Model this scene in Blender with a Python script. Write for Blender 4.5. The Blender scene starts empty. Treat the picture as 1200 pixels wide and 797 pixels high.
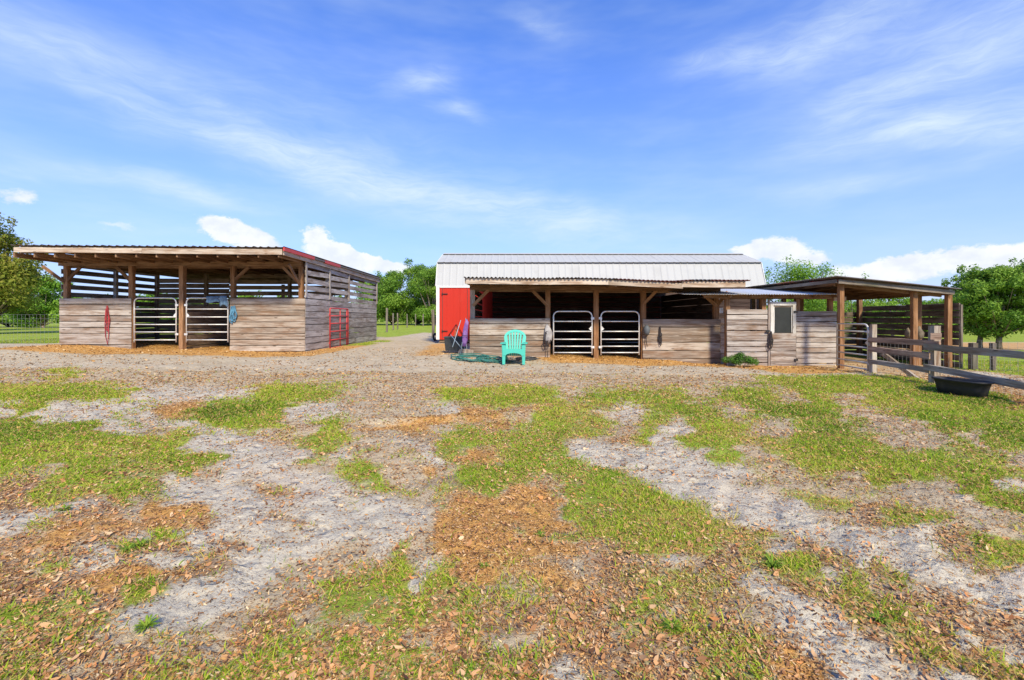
import bpy, bmesh, math, random
import numpy as np
from mathutils import Vector, Matrix
random.seed(7); RNG = np.random.default_rng(7)
sc = bpy.context.scene
COL = sc.collection
R = math.radians
# ------------------------------------------------------------------ camera
F = 533.0; CX = 600.0; HY = 372.0; CH = 1.3
cam = bpy.data.cameras.new('camera'); cam_o = bpy.data.objects.new('camera', cam); COL.objects.link(cam_o)
cam.sensor_width = 36.0; cam.lens = 16.0; cam.shift_y = -0.0221; cam.clip_start = 0.05; cam.clip_end = 6000
cam_o.location = (0, 0, CH); cam_o.rotation_euler = (R(90), 0, 0)
sc.camera = cam_o
# ------------------------------------------------------------------ light
SUN_EL = 42.0; SUN_AZ = 162.0      # compass degrees clockwise from +Y (the view direction)
world = bpy.data.worlds.new('World'); sc.world = world; world.use_nodes = True
sun = bpy.data.lights.new('sun', 'SUN'); sun.energy = 4.5; sun.angle = R(8.0); sun.color = (1.0, 0.89, 0.66)
sun_o = bpy.data.objects.new('sun', sun); COL.objects.link(sun_o)
sd = Vector((math.sin(R(SUN_AZ)) * math.cos(R(SUN_EL)), math.cos(R(SUN_AZ)) * math.cos(R(SUN_EL)), math.sin(R(SUN_EL))))
sun_o.rotation_euler = sd.to_track_quat('Z', 'Y').to_euler(); sun_o.location = (0, -5, 30)
sc.view_settings.view_transform = 'Standard'; sc.view_settings.look = 'None'
sc.view_settings.exposure = 0.46; sc.view_settings.gamma = 1.0; sc.view_settings.use_curve_mapping = False


class NT:
    """tiny node-graph helper"""
    def __init__(s, tree): s.t = tree; s.n = tree.nodes; s.l = tree.links
    def new(s, typ, **kw):
        n = s.n.new(typ)
        for k, v in kw.items(): setattr(n, k, v)
        return n
    def put(s, sock, v):
        if isinstance(v, bpy.types.NodeSocket): s.l.new(v, sock)
        elif v is not None: sock.default_value = v
    def math(s, op, a, b=None, c=None, clamp=False):
        n = s.new('ShaderNodeMath', operation=op, use_clamp=clamp)
        s.put(n.inputs[0], a)
        if b is not None: s.put(n.inputs[1], b)
        if c is not None: s.put(n.inputs[2], c)
        return n.outputs[0]
    def mix(s, f, a, b, blend='MIX'):
        n = s.new('ShaderNodeMix', data_type='RGBA', blend_type=blend)
        s.put(n.inputs[0], f)
        for i, v in ((6, a), (7, b)):
            if isinstance(v, tuple): v = (v[0], v[1], v[2], 1.0)
            s.put(n.inputs[i], v)
        return n.outputs[2]
    def noise(s, vec, scale, detail=4.0, rough=0.55, dist=0.0, col=False):
        n = s.new('ShaderNodeTexNoise')
        if vec is not None: s.put(n.inputs['Vector'], vec)
        s.put(n.inputs['Scale'], scale); s.put(n.inputs['Detail'], detail)
        s.put(n.inputs['Roughness'], rough); s.put(n.inputs['Distortion'], dist)
        return n.outputs[1] if col else n.outputs[0]
    def ramp(s, f, stops, interp='LINEAR'):
        n = s.new('ShaderNodeValToRGB'); n.color_ramp.interpolation = interp
        e = n.color_ramp.elements
        while len(e) < len(stops): e.new(0.5)
        for i, (p, c) in enumerate(stops):
            e[i].position = p
            if not isinstance(c, tuple): c = (c, c, c)
            e[i].color = (c[0], c[1], c[2], 1.0)
        s.put(n.inputs[0], f); return n.outputs[0]
    def mapping(s, vec, scale=(1, 1, 1), loc=(0, 0, 0), rot=(0, 0, 0)):
        n = s.new('ShaderNodeMapping'); s.put(n.inputs[0], vec)
        s.put(n.inputs['Location'], loc); s.put(n.inputs['Scale'], scale); s.put(n.inputs['Rotation'], rot)
        return n.outputs[0]
    def vmath(s, op, a, b=None):
        n = s.new('ShaderNodeVectorMath', operation=op); s.put(n.inputs[0], a)
        if b is not None: s.put(n.inputs[1], b)
        return n.outputs[0]
    def xyz(s, v):
        n = s.new('ShaderNodeSeparateXYZ'); s.put(n.inputs[0], v); return n.outputs
    def comb(s, x, y, z):
        n = s.new('ShaderNodeCombineXYZ'); s.put(n.inputs[0], x); s.put(n.inputs[1], y); s.put(n.inputs[2], z); return n.outputs[0]
    def step(s, v, lo, hi):
        n = s.new('ShaderNodeMapRange', interpolation_type='SMOOTHSTEP'); s.put(n.inputs[0], v)
        s.put(n.inputs[1], lo); s.put(n.inputs[2], hi); n.inputs[3].default_value = 0; n.inputs[4].default_value = 1
        return n.outputs[0]


def build_world():
    g = NT(world.node_tree); g.n.clear()
    out = g.new('ShaderNodeOutputWorld'); bg = g.new('ShaderNodeBackground'); g.l.new(bg.outputs[0], out.inputs[0])
    sky = g.new('ShaderNodeTexSky', sky_type='NISHITA'); sky.sun_disc = False
    sky.sun_elevation = R(SUN_EL); sky.sun_rotation = R(SUN_AZ); sky.altitude = 0
    sky.air_density = 1.0; sky.dust_density = 0.6; sky.ozone_density = 2.2
    tc = g.new('ShaderNodeTexCoord'); d = tc.outputs['Generated']
    x, y, z = g.xyz(d)
    az = g.math('ARCTAN2', x, y)
    el = g.math('ARCSINE', g.math('MINIMUM', g.math('MAXIMUM', z, -1.0), 1.0))
    azd = g.math('MULTIPLY', az, 57.2958); eld = g.math('MULTIPLY', el, 57.2958)
    base = g.mix(1.0, sky.outputs[0], (0.20, 0.80, 1.80), 'MULTIPLY')
    # warp
    w = g.noise(g.mapping(d, (5, 5, 11)), 1.0, 3, 0.6, col=True)
    wx, wy, wz = g.xyz(w)
    azw = g.math('ADD', azd, g.math('MULTIPLY', g.math('SUBTRACT', wx, 0.5), 9.0))
    elw = g.math('ADD', eld, g.math('MULTIPLY', g.math('SUBTRACT', wy, 0.5), 4.5))
    cloud = None
    def ell(a, e, ra, re, rot, st, A, E, pw=1.0):
        c, s_ = math.cos(R(rot)), math.sin(R(rot))
        da = g.math('SUBTRACT', A, a); de = g.math('SUBTRACT', E, e)
        u = g.math('ADD', g.math('MULTIPLY', da, c / ra), g.math('MULTIPLY', de, s_ / ra))
        v = g.math('ADD', g.math('MULTIPLY', da, -s_ / re), g.math('MULTIPLY', de, c / re))
        r2 = g.math('ADD', g.math('MULTIPLY', u, u), g.math('MULTIPLY', v, v))
        return g.math('MULTIPLY', g.math('EXPONENT', g.math('MULTIPLY', r2, -1.0)), st)
    def addall(L):
        t = L[0]
        for k in L[1:]: t = g.math('ADD', t, k)
        return t
    cirrus = [  # azimuth, elevation, half length, half width, tilt, strength
        (-43, 21.6, 12, 2.6, -14, .55), (-29, 18.0, 12, 2.8, -12, .60), (-14, 14.6, 13, 3.2, -11, .60), (4, 11.8, 13, 3.4, -12, .60), (-20, 22, 22, 5, -12, .22),
        (20, 9.0, 11, 2.0, -10, .40), (-44, 12.0, 9, 1.1, 2, .75), (-33, 12.4, 7, 1.0, -8, .45),
        (-10.5, 27.4, 4.6, 1.2, 8, .70), (-5.6, 24.2, 4.0, 1.0, -6, .60), (4.5, 32.6, 5.0, 1.2, -5, .60),
        (28, 26.8, 8, 1.7, -4, .65), (38, 27.5, 12, 3.2, 10, .60), (43, 21.5, 10, 3.0, 14, .75), (44, 16.5, 9, 2.0, -8, .95), (36, 13.0, 5, .9, 0, .5),
        (8, 13.5, 7, 1.6, -8, .45), (-35, 8.2, 12, 1.6, 0, .35), (60, 20, 12, 5, 0, .5), (-70, 18, 16, 4, -10, .4), (120, 24, 22, 6, 8, .5), (-130, 22, 25, 6, -8, .5)]
    ci = addall([ell(a, e, ra, re, ro, st, azw, elw) for a, e, ra, re, ro, st in cirrus])
    streak = g.noise(g.mapping(g.vmath('ADD', d, g.vmath('MULTIPLY', w, (.05, .05, .05))), (3.0, 3.0, 15), rot=(0, R(9), 0)), 1.3, 6, .55)
    fib = g.noise(g.mapping(g.vmath('ADD', d, g.vmath('MULTIPLY', w, (.09, .09, .09))), (9, 9, 60), rot=(0, R(12), R(10))), 1.6, 7, .68)
    ci = g.math('MULTIPLY', g.math('MULTIPLY', ci, g.step(streak, .10, .80)), g.math('ADD', .72, g.math('MULTIPLY', g.step(fib, .3, .7), .42)), clamp=True)
    veil = g.math('MULTIPLY', g.step(g.noise(g.mapping(d, (2.2, 2.2, 9)), 1.3, 4, .6), .38, .82), .22)
    ci = g.math('ADD', g.math('MULTIPLY', ci, .9), veil, clamp=True)
    w2 = g.noise(g.mapping(d, (26, 26, 40)), 1.0, 8, .68, col=True); qx, qy, qz = g.xyz(w2)
    azc = g.math('ADD', azd, g.math('MULTIPLY', g.math('SUBTRACT', qx, .5), 3.8))
    elc = g.math('ADD', eld, g.math('MULTIPLY', g.math('SUBTRACT', qy, .5), 2.6))
    cum = [(-32.2, 9.6, 2.9, 1.1, -6, 1.1), (-29.6, 8.3, 3.0, 1.0, -10, 1.0), (-23.2, 9.0, 1.5, 1.6, 0, 1.1), (-20.6, 7.6, 3.0, 1.1, -14, 1.05), (-16.0, 6.4, 4.0, .9, -10, .9), (-24, 5.6, 9, 1.4, 0, .5), (-3, 3.2, 16, 1.2, 0, .34), (22, 3.0, 16, 1.4, 0, .4),
           (30.0, 7.6, 2.6, 1.5, -4, 1.0), (27.0, 7.2, 1.9, .9, 0, .7), (33.0, 6.2, 2.4, .9, 0, .7), (42.5, 5.0, 4.0, 1.2, 4, .85), (48, 5.2, 3.6, 1.4, 0, .85), (38.0, 4.2, 4, 1.3, 0, .7),
           (-41, 8.6, 2.6, .7, 0, .5), (-47.5, 10.2, 1.8, 1.0, 0, .6), (-50, 4, 12, 1.8, 0, .4), (10, 4, 18, 2.2, 0, .35), (85, 6, 12, 3, 0, .9), (-80, 6, 14, 3, 0, .9), (150, 6, 20, 3, 0, .9), (-150, 7, 20, 3, 0, .9)]
    cu = addall([ell(a, e, ra, re, ro, st, azc, elc) for a, e, ra, re, ro, st in cum])
    cu = g.math('MULTIPLY', g.step(cu, .34, .66), .90, clamp=True)
    whiteness = g.noise(g.mapping(d, (16, 16, 22)), 1.4, 6, .6)
    ccol = g.mix(g.step(whiteness, .3, .65), (5.5, 5.75, 6.2), (6.6, 6.7, 6.8))
    horizon = g.math('MULTIPLY', g.math('EXPONENT', g.math('MULTIPLY', g.math('MAXIMUM', eld, 0.0), -.064)), 1.0)
    c0 = g.mix(horizon, base, (4.55, 5.15, 6.9))
    c1 = g.mix(ci, c0, (5.0, 5.9, 6.6))
    c2 = g.mix(cu, c1, ccol)
    g.l.new(c2, bg.inputs[0]); bg.inputs[1].default_value = 0.115
build_world()

# ------------------------------------------------------------------ noise in numpy
_TAB = RNG.random((512, 512)).astype(np.float64)
def vnoise(x, y):
    xi = np.floor(x).astype(int); yi = np.floor(y).astype(int)
    fx = x - xi; fy = y - yi; fx = fx * fx * (3 - 2 * fx); fy = fy * fy * (3 - 2 * fy)
    a = _TAB[xi % 512, yi % 512]; b = _TAB[(xi + 1) % 512, yi % 512]; c = _TAB[xi % 512, (yi + 1) % 512]; e = _TAB[(xi + 1) % 512, (yi + 1) % 512]
    return (a * (1 - fx) + b * fx) * (1 - fy) + (c * (1 - fx) + e * fx) * fy
def fbm(x, y, o=4, s=0.5):
    t = 0; a = 1; n = 0
    for k in range(o):
        t = t + a * vnoise(x * 2 ** k + 37.1 * k, y * 2 ** k + 11.7 * k); n += a; a *= s
    return t / n
def sstep(v, lo, hi):
    t = np.clip((v - lo) / (hi - lo), 0, 1); return t * t * (3 - 2 * t)

# ------------------------------------------------------------------ the ground's cover, surveyed on a coarse chart
CHART = """
ddgdddddddddddddddddddddddddddggGGggGGGGoo
GGGGGsssssGGGgdddGGGGGdggggdgGdGgdGgGGGo
sGsssGooGGGsssdddsoglGggsgGgdgGGgddgGGGG
GGGGssdGGGgdGGddodgogGggdgsGgddgggddgGgG
GGGGGGGGsddgGgssdGGggGgdlGsGGggGGGgddgdG
GGGgggGGGsdsgsggsgooGgGsssssGdgGGGGgGggd
gdGGgggGdsdsdgGoodGGGggGgdsssgdgdGGGgGGg
lGggGggssslssgggdgGGoogGgGssssgggGdddGGs
lgglgdoosslssgssdgooooGggGGgsssggogddsGG
ssllldolsslsssssdoooooogGggGgssddlggGddG
sgollsGsssslssssdooogogGGGGGgmglssssslGG
lllsGllslsdddgsgdoooooolmGgglgslsslsslgg
lgsslsslsslldgmGsgoogldllmslmgGGlslsssls
lllooollssldGmGGsGoomgllmmgmlgGgsgdgddss
llgoGgsssdllgGmgGmglgllllgmmmldlsggddlss
GgglggssllldgmGmGmglllllmgdmlddslogGddll
gmmgmssgdllgmllgmlmlllllmmGmldsslsoglsdd
mmgmddmldlgmmGmgdlmdddllmllgmgdssllllsdd
mmmldllmgmgmlGgmgllmlmlllmlmgmosssslllgs
mgldllmmggmmlgmgmmglmlsllmlmggoosssllsmm
""".split()
CHART = [r[:40].ljust(40, r[-1]) for r in CHART]
#            grass sand dirt  straw/mulch leaves
CLS = {'G': (1.0, 0, .10, 0, .10), 'g': (.78, .05, .30, 0, .30), 's': (.0, 1.0, .12, 0, .08), 'd': (.04, .15, 1.0, 0, .22),
       'o': (.05, 0, .05, 1.0, .35), 'l': (.34, 0, .30, .32, .95), 'm': (.82, 0, .2, .15, .8)}
WMAP = np.array([[CLS[c] for c in r] for r in CHART], dtype=float)   # 20 x 40 x 5

# worn tracks and drifts: (cover, strength, half width, course)
STROKES = [('s', .9, 25, [(690, 530), (760, 548), (850, 585), (950, 618), (1060, 650), (1200, 700), (1400, 770)]), ('d', .6, 20, [(880, 560), (1010, 575), (1130, 600), (1230, 625)]),
           ('s', .85, 26, [(880, 690), (960, 730), (1060, 790), (1150, 840)]), ('m', .8, 16, [(880, 660), (960, 695), (1060, 745), (1140, 790)]), ('l', .7, 14, [(1040, 690), (1110, 715), (1160, 740)]),
           ('s', .95, 22, [(150, 728), (240, 695), (320, 650), (400, 610), (490, 605)]), ('s', .85, 28, [(280, 520), (330, 550), (380, 585), (450, 600)]), ('s', .85, 22, [(210, 560), (260, 590), (330, 600)]),
           ('s', .8, 14, [(60, 485), (160, 478), (230, 500), (280, 515)]), ('d', .8, 22, [(200, 760), (260, 720), (340, 670), (420, 640)]), ('d', .7, 26, [(400, 470), (440, 520), (470, 560)]),
           ('o', .75, 30, [(550, 585), (585, 620), (600, 650), (660, 690)]), ('o', .8, 10, [(430, 502), (520, 490), (640, 478)]), ('o', .7, 18, [(20, 650), (120, 615), (230, 605)]), ('s', .8, 10, [(-60, 612), (60, 604), (100, 590)])]
def weights(X, Y):
    """cover weights (grass, sand, dirt, straw, leaves) at ground points"""
    X = np.asarray(X, float); Y = np.asarray(Y, float)
    Yc = np.maximum(Y, 0.9)
    n1 = fbm(X * 1.3 + 5, Y * 1.3 + 9, 4) - .5; n2 = fbm(X * 1.3 + 55, Y * 1.3 + 29, 4) - .5
    n3 = fbm(X * 4.5 + 5, Y * 4.5 + 19, 4, .6) - .5; n4 = fbm(X * 4.5 + 45, Y * 4.5 + 9, 4, .6) - .5
    Xw = X + n1 * .14 * Yc ** .8 + n3 * .11 * Yc ** .7; Yw = np.maximum(Yc + n2 * .11 * Yc ** .9 + n4 * .085 * Yc ** .9, .9)
    px = CX + F * Xw / Yw; py = HY + F * CH / Yw
    gx = np.clip(px / 30 - .5, 0, 38.999); gy = np.clip((py - 437) / 18 - .5, 0, 18.999)
    ix = gx.astype(int); iy = gy.astype(int); fx = (gx - ix)[..., None]; fy = (gy - iy)[..., None]
    fx = sstep(fx, 0, 1); fy = sstep(fy, 0, 1)
    W = (WMAP[iy, ix] * (1 - fx) + WMAP[iy, ix + 1] * fx) * (1 - fy) + (WMAP[iy + 1, ix] * (1 - fx) + WMAP[iy + 1, ix + 1] * fx) * fy
    for ch, amt, wd, pts in STROKES:
        m = np.zeros(px.shape)
        for (x0, y0), (x1, y1) in zip(pts, pts[1:]):
            dx, dy = x1 - x0, (y1 - y0) * 1.6
            t = np.clip(((px - x0) * dx + (py - y0) * 1.6 * dy) / (dx * dx + dy * dy), 0, 1)
            m = np.maximum(m, np.exp(-((np.hypot(px - x0 - t * dx, (py - y0) * 1.6 - t * dy)) / wd) ** 3))
        m = (m * amt)[..., None]; W = W * (1 - m) + np.array(CLS[ch]) * m
    # beyond the chart: the yard by the buildings
    far = np.zeros(W.shape); far[..., 2] = .9; far[..., 1] = .25 + .5 * fbm(X * .5, Y * .9, 3)
    def mixin(mask, vec):
        nonlocal far
        far = far * (1 - mask[..., None]) + np.array(vec) * mask[..., None]
    wob = (fbm(X * .8 + 3, Y * .8, 4) - .5)
    box = lambda x0, x1, y0, y1, s=.5: sstep(X + wob * 1.2, x0 - s, x0 + s) * (1 - sstep(X + wob * 1.2, x1 - s, x1 + s)) * sstep(Y + wob * 1.0, y0 - s * .6, y0 + s * .6) * (1 - sstep(Y + wob, y1 - s, y1 + s))
    mixin(box(-15.9, -6.2, 13.5, 20), (0, .05, .1, 1, 0))
    mixin(box(.8, 8.0, 12.5, 18), (0, .05, .1, 1, 0))
    mixin(box(-3.4, -2.0, 14.0, 20), (0, .3, .3, .7, 0))
    mixin(box(6.3, 9.6, 11.0, 18, .4), (.05, .2, .1, .95, 0))
    mixin(box(8.6, 12.6, 8.0, 18, .3), (.02, .2, .6, .7, .3))
    mixin(box(10.5, 11.4, 5.0, 12, .25), (0, 1.1, .2, 0, 0))
    grassL = sstep(-X + wob, 15.6, 16.2) * sstep(Y + wob * .5, 17.0, 17.6)
    mixin(grassL, (1, 0, 0, 0, 0))
    mixin(sstep(Y + wob * 6 + np.abs(X + 4.8) * -.9, 31, 36), (1, 0, .1, 0, 0))
    mixin(sstep(Y + wob * 2, 26, 29) * (1 - sstep(X, -7.5, -6.6)), (1, 0, .1, 0, 0))
    mixin(box(-7.3, -6.2, 18.5, 24, .3) * .8, (1, 0, .2, 0, 0))
    mixin(sstep(X + wob * .6, 11.6, 12.2) * sstep(Y, 3, 5), (1, 0, 0, 0, 0))
    mixin(sstep(Y + wob * 3, 24, 26) * (1 - sstep(Y + wob * 3, 34, 37)) * sstep(X, 16, 19), (.1, 0, .5, .6, 0))
    mixin(sstep(Y, 25, 28) * sstep(X, -3, 0) * (1 - sstep(X, 14, 17)), (1, 0, 0, 0, 0))
    k = sstep(Y, 10.2, 11.0)
    k = np.maximum(k, sstep(X + wob * .3, 8.75, 8.95) * sstep(Y, 3, 4))[..., None]
    W = W * (1 - k) + far * k
    W = np.clip(W, 0, None)
    return W / np.maximum(W.sum(-1, keepdims=True), 1e-6) * np.minimum(1, W.sum(-1, keepdims=True) + .2)

CTRL = np.array([(-15.4, 15.5, .36), (-11.5, 15.5, .2), (-7.06, 15.5, .13), (-7, 23.7, .1), (-20, 18, .3), (-30, 30, .3), (-1.33, 14.2, .12), (1.2, 14.2, .05), (3.9, 14.2, .0),
                 (6.5, 14.2, -.14), (8.5, 13.2, -.14), (9.1, 12.5, -.1), (11.5, 12.3, -.07), (8.7, 11, -.05), (8.5, 9.2, -.05), (8.1, 8, -.07), (-3.3, 20, .16), (0, 12.4, .0), (5, 11, -.03),
                 (-5, 35, .12), (-10, 70, .25), (-60, 70, .25), (10, 8, -.05), (26, 26, -.5), (34, 34, -.6), (60, 80, -.9), (30, 90, -.5), (20, 14, -.15), (0, 3, 0), (-5, 5, 0), (5, 5, 0), (-6, 10, .04),
                 (0, 8, 0), (-2, -4, 0), (10, 3, 0), (-10, 3, 0), (-14, 10, .1), (0, 600, 0), (-400, 500, 0), (500, 600, -.3), (0, -60, 0)])
def ground_base(X, Y):
    X = np.asarray(X, float); Y = np.asarray(Y, float)
    num = 0; den = 0
    for cx, cy, cz in CTRL:
        r = np.hypot(X - cx, Y - cy) / (1 + .06 * math.hypot(cx, cy)); w = 1 / (r * r + .08) ** 1.7
        num = num + w * cz; den = den + w
    return num / den
def ground_z(X, Y, W=None):
    X = np.asarray(X, float); Y = np.asarray(Y, float)
    if W is None: W = weights(X, Y)
    z = ground_base(X, Y)
    near = 1 - sstep(Y, 9, 14)
    z = z + (fbm(X * .9 + 3, Y * .9 + 7, 3) - .5) * .11 * near
    rough = .5 + .5 * W[..., 1] + .5 * W[..., 2] + .5 * W[..., 3]
    z = z + (fbm(X * 4.5 + 13, Y * 4.5, 3) - .5) * .05 * rough * (1 - sstep(Y, 12, 20))
    z = z + (fbm(X * 16 + 1, Y * 16, 3, .6) - .5) * .030 * rough * (1 - sstep(Y, 6, 12))
    z = z + (fbm(X * 45 + 1, Y * 45, 2, .6) - .5) * .010 * rough * (1 - sstep(Y, 3, 6))
    # tyre tracks in the sand on the right
    t = (X * .80 - Y * .60)
    z = z + np.sin(t * 21 + 3 * fbm(X * 2, Y * 2, 2)) * .010 * sstep(W[..., 1], .3, .8) * sstep(X, .8, 1.6) * near
    t = (X * .76 + Y * .65)
    z = z + np.sin(t * 19 + 3 * fbm(X * 2, Y * 2, 2)) * .008 * sstep(W[..., 1], .3, .8) * sstep(-X, .3, 1.0) * near
    z = z + W[..., 0] * .012 * near
    # low mulch ridge and a heap of leaves in the middle of the yard
    s = (X + 1.15); yy = 5.75 + .22 * s
    z = z + .075 * np.exp(-((Y - yy) / .10) ** 2) * np.exp(-(s / .75) ** 4)
    z = z + .10 * np.exp(-((X - .12) / .3) ** 2 - ((Y - 6.1) / .18) ** 2)
    return z

def mesh_from(name, V, Fq=None, Ft=None, attrs=None, smooth=False):
    """fast mesh: V n x 3, quads and/or triangles as index arrays, float point attributes"""
    me = bpy.data.meshes.new(name); V = np.asarray(V, np.float32)
    me.vertices.add(len(V)); me.vertices.foreach_set('co', V.ravel())
    nq = 0 if Fq is None else len(Fq); nt = 0 if Ft is None else len(Ft)
    idx = []; tot = []
    if nq: idx.append(np.asarray(Fq, np.int32).ravel()); tot.append(np.full(nq, 4, np.int32))
    if nt: idx.append(np.asarray(Ft, np.int32).ravel()); tot.append(np.full(nt, 3, np.int32))
    idx = np.concatenate(idx); tot = np.concatenate(tot)
    me.loops.add(len(idx)); me.loops.foreach_set('vertex_index', idx)
    st = np.concatenate([[0], np.cumsum(tot)[:-1]]).astype(np.int32)
    me.polygons.add(len(tot)); me.polygons.foreach_set('loop_start', st); me.polygons.foreach_set('loop_total', tot)
    if smooth: me.polygons.foreach_set('use_smooth', np.ones(len(tot), bool))
    me.update(calc_edges=True)
    for k, v in (attrs or {}).items():
        a = me.attributes.new(k, 'FLOAT', 'POINT'); a.data.foreach_set('value', np.asarray(v, np.float32))
    return me

# ------------------------------------------------------------------ object helpers
def link(name, me, mat=None, parent=None, label=None, cat=None, group=None, kind=None):
    o = bpy.data.objects.new(name, me); COL.objects.link(o)
    if mat is not None and me is not None and not me.materials: me.materials.append(mat)
    if parent is not None: o.parent = parent
    for k, v in (('label', label), ('category', cat), ('group', group), ('kind', kind)):
        if v: o[k] = v
    return o
def thing(name, label, cat, loc=(0, 0, 0), group=None, rz=0.0):
    o = link(name, None, None, None, label, cat, group); o.location = loc; o.rotation_euler = (0, 0, rz)
    o.empty_display_size = .2
    return o
def P(px, py, d):
    return Vector(((px - CX) * d / F, d, CH + (HY - py) * d / F))
def gz(x, y): return float(ground_z(np.array([x]), np.array([y]))[0])

def bar(name, p0, p1, w, h, mat, parent, up=(0, 0, 1), seg=2, jit=.004, label=None, lvl=0):
    """a sawn board from p0 to p1; w = thickness, h = height along up. Points in world space."""
    p0 = Vector(p0); p1 = Vector(p1); ax = (p1 - p0); L = ax.length; ax.normalize()
    upv = Vector(up); n = upv.cross(ax)
    if n.length < 1e-4: n = Vector((0, 1, 0)).cross(ax)
    n.normalize(); u = ax.cross(n).normalized()
    V = []; Fq = []
    bow = random.uniform(-1, 1) * jit * 1.5
    for i in range(seg + 1):
        t = i / seg; b = math.sin(math.pi * t) * bow
        for sy, sz in ((-1, -1), (1, -1), (1, 1), (-1, 1)):
            V.append(((t - .5) * L, sy * w / 2 + b * .5 + random.uniform(-jit, jit) * .3, sz * h / 2 + b + random.uniform(-jit, jit)))
    for i in range(seg):
        a = i * 4
        for k in range(4):
            Fq.append((a + k, a + (k + 1) % 4, a + 4 + (k + 1) % 4, a + 4 + k))
    Fq.append((3, 2, 1, 0)); e = seg * 4; Fq.append((e, e + 1, e + 2, e + 3))
    me = bpy.data.meshes.new(name); me.from_pydata(V, [], [tuple(reversed(f)) for f in Fq]); me.update()
    o = link(name, me, mat, parent, label)
    M = Matrix((ax, n, u)).transposed().to_4x4(); M.translation = (p0 + p1) / 2
    if parent is not None:
        base = Matrix.Translation(parent.location) @ parent.rotation_euler.to_matrix().to_4x4()
        if parent.parent is not None:
            base = (Matrix.Translation(parent.parent.location) @ parent.parent.rotation_euler.to_matrix().to_4x4()) @ base
        M = base.inverted() @ M
    o.matrix_basis = M
    return o

def tube_geo(pts, r, sides=8, closed=False):
    pts = [Vector(p) for p in pts]; V = []; Fc = []
    n = len(pts); rr = r if isinstance(r, (list, tuple)) else [r] * n
    prev = None
    for i, p in enumerate(pts):
        a = pts[(i - 1) % n] if (closed or i > 0) else p
        b = pts[(i + 1) % n] if (closed or i < n - 1) else p
        t = (b - a).normalized()
        if prev is None:
            q = Vector((0, 0, 1)) if abs(t.z) < .9 else Vector((1, 0, 0))
            nrm = t.cross(q).normalized()
        else:
            nrm = (prev - t * prev.dot(t)).normalized()
        prev = nrm; bn = t.cross(nrm)
        for k in range(sides):
            an = 2 * math.pi * k / sides
            V.append(p + (nrm * math.cos(an) + bn * math.sin(an)) * rr[i])
    m = n if closed else n - 1
    for i in range(m):
        for k in range(sides):
            a = i * sides + k; b = i * sides + (k + 1) % sides
            c = ((i + 1) % n) * sides + (k + 1) % sides; d_ = ((i + 1) % n) * sides + k
            Fc.append((a, b, c, d_))
    if not closed:
        Fc.append(tuple(reversed(range(sides)))); Fc.append(tuple(range((n - 1) * sides, n * sides)))
    return V, Fc
class MB:
    def __init__(s): s.V = []; s.F = []
    def add(s, V, Fc):
        b = len(s.V); s.V += [tuple(v) for v in V]; s.F += [tuple(i + b for i in f) for f in Fc]; return s
    def tube(s, pts, r, sides=8, closed=False): return s.add(*tube_geo(pts, r, sides, closed))
    def box(s, c, sz, rot=None):
        c = Vector(c); V = []
        for dx in (-.5, .5):
            for dy in (-.5, .5):
                for dz in (-.5, .5):
                    v = Vector((dx * sz[0], dy * sz[1], dz * sz[2]))
                    if rot is not None: v = rot @ v
                    V.append(c + v)
        return s.add(V, [(0, 1, 3, 2), (4, 6, 7, 5), (0, 4, 5, 1), (2, 3, 7, 6), (0, 2, 6, 4), (1, 5, 7, 3)])
    def prism(s, outline, t, M=None):
        """outline in local XZ, extruded along local Y by t"""
        n = len(outline); V = [Vector((x, -t / 2, z)) for x, z in outline] + [Vector((x, t / 2, z)) for x, z in outline]
        if M is not None: V = [M @ v for v in V]
        Fc = [tuple(range(n)), tuple(reversed(range(n, 2 * n)))] + [(i, n + i, n + (i + 1) % n, (i + 1) % n) for i in range(n)]
        return s.add(V, Fc)
    def mesh(s, name, smooth=False, bevel=0.0):
        me = bpy.data.meshes.new(name); me.from_pydata(s.V, [], s.F)
        bm = bmesh.new(); bm.from_mesh(me); bmesh.ops.recalc_face_normals(bm, faces=bm.faces)
        if bevel: bmesh.ops.bevel(bm, geom=bm.edges[:], offset=bevel, segments=2, affect='EDGES', clamp_overlap=True)
        if smooth:
            for f in bm.faces: f.smooth = True
        bm.to_mesh(me); bm.free(); return me
    def build(s, name, mat, parent=None, smooth=False, bevel=0.0, **kw):
        return link(name, s.mesh(name, smooth, bevel), mat, parent, **kw)

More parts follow.
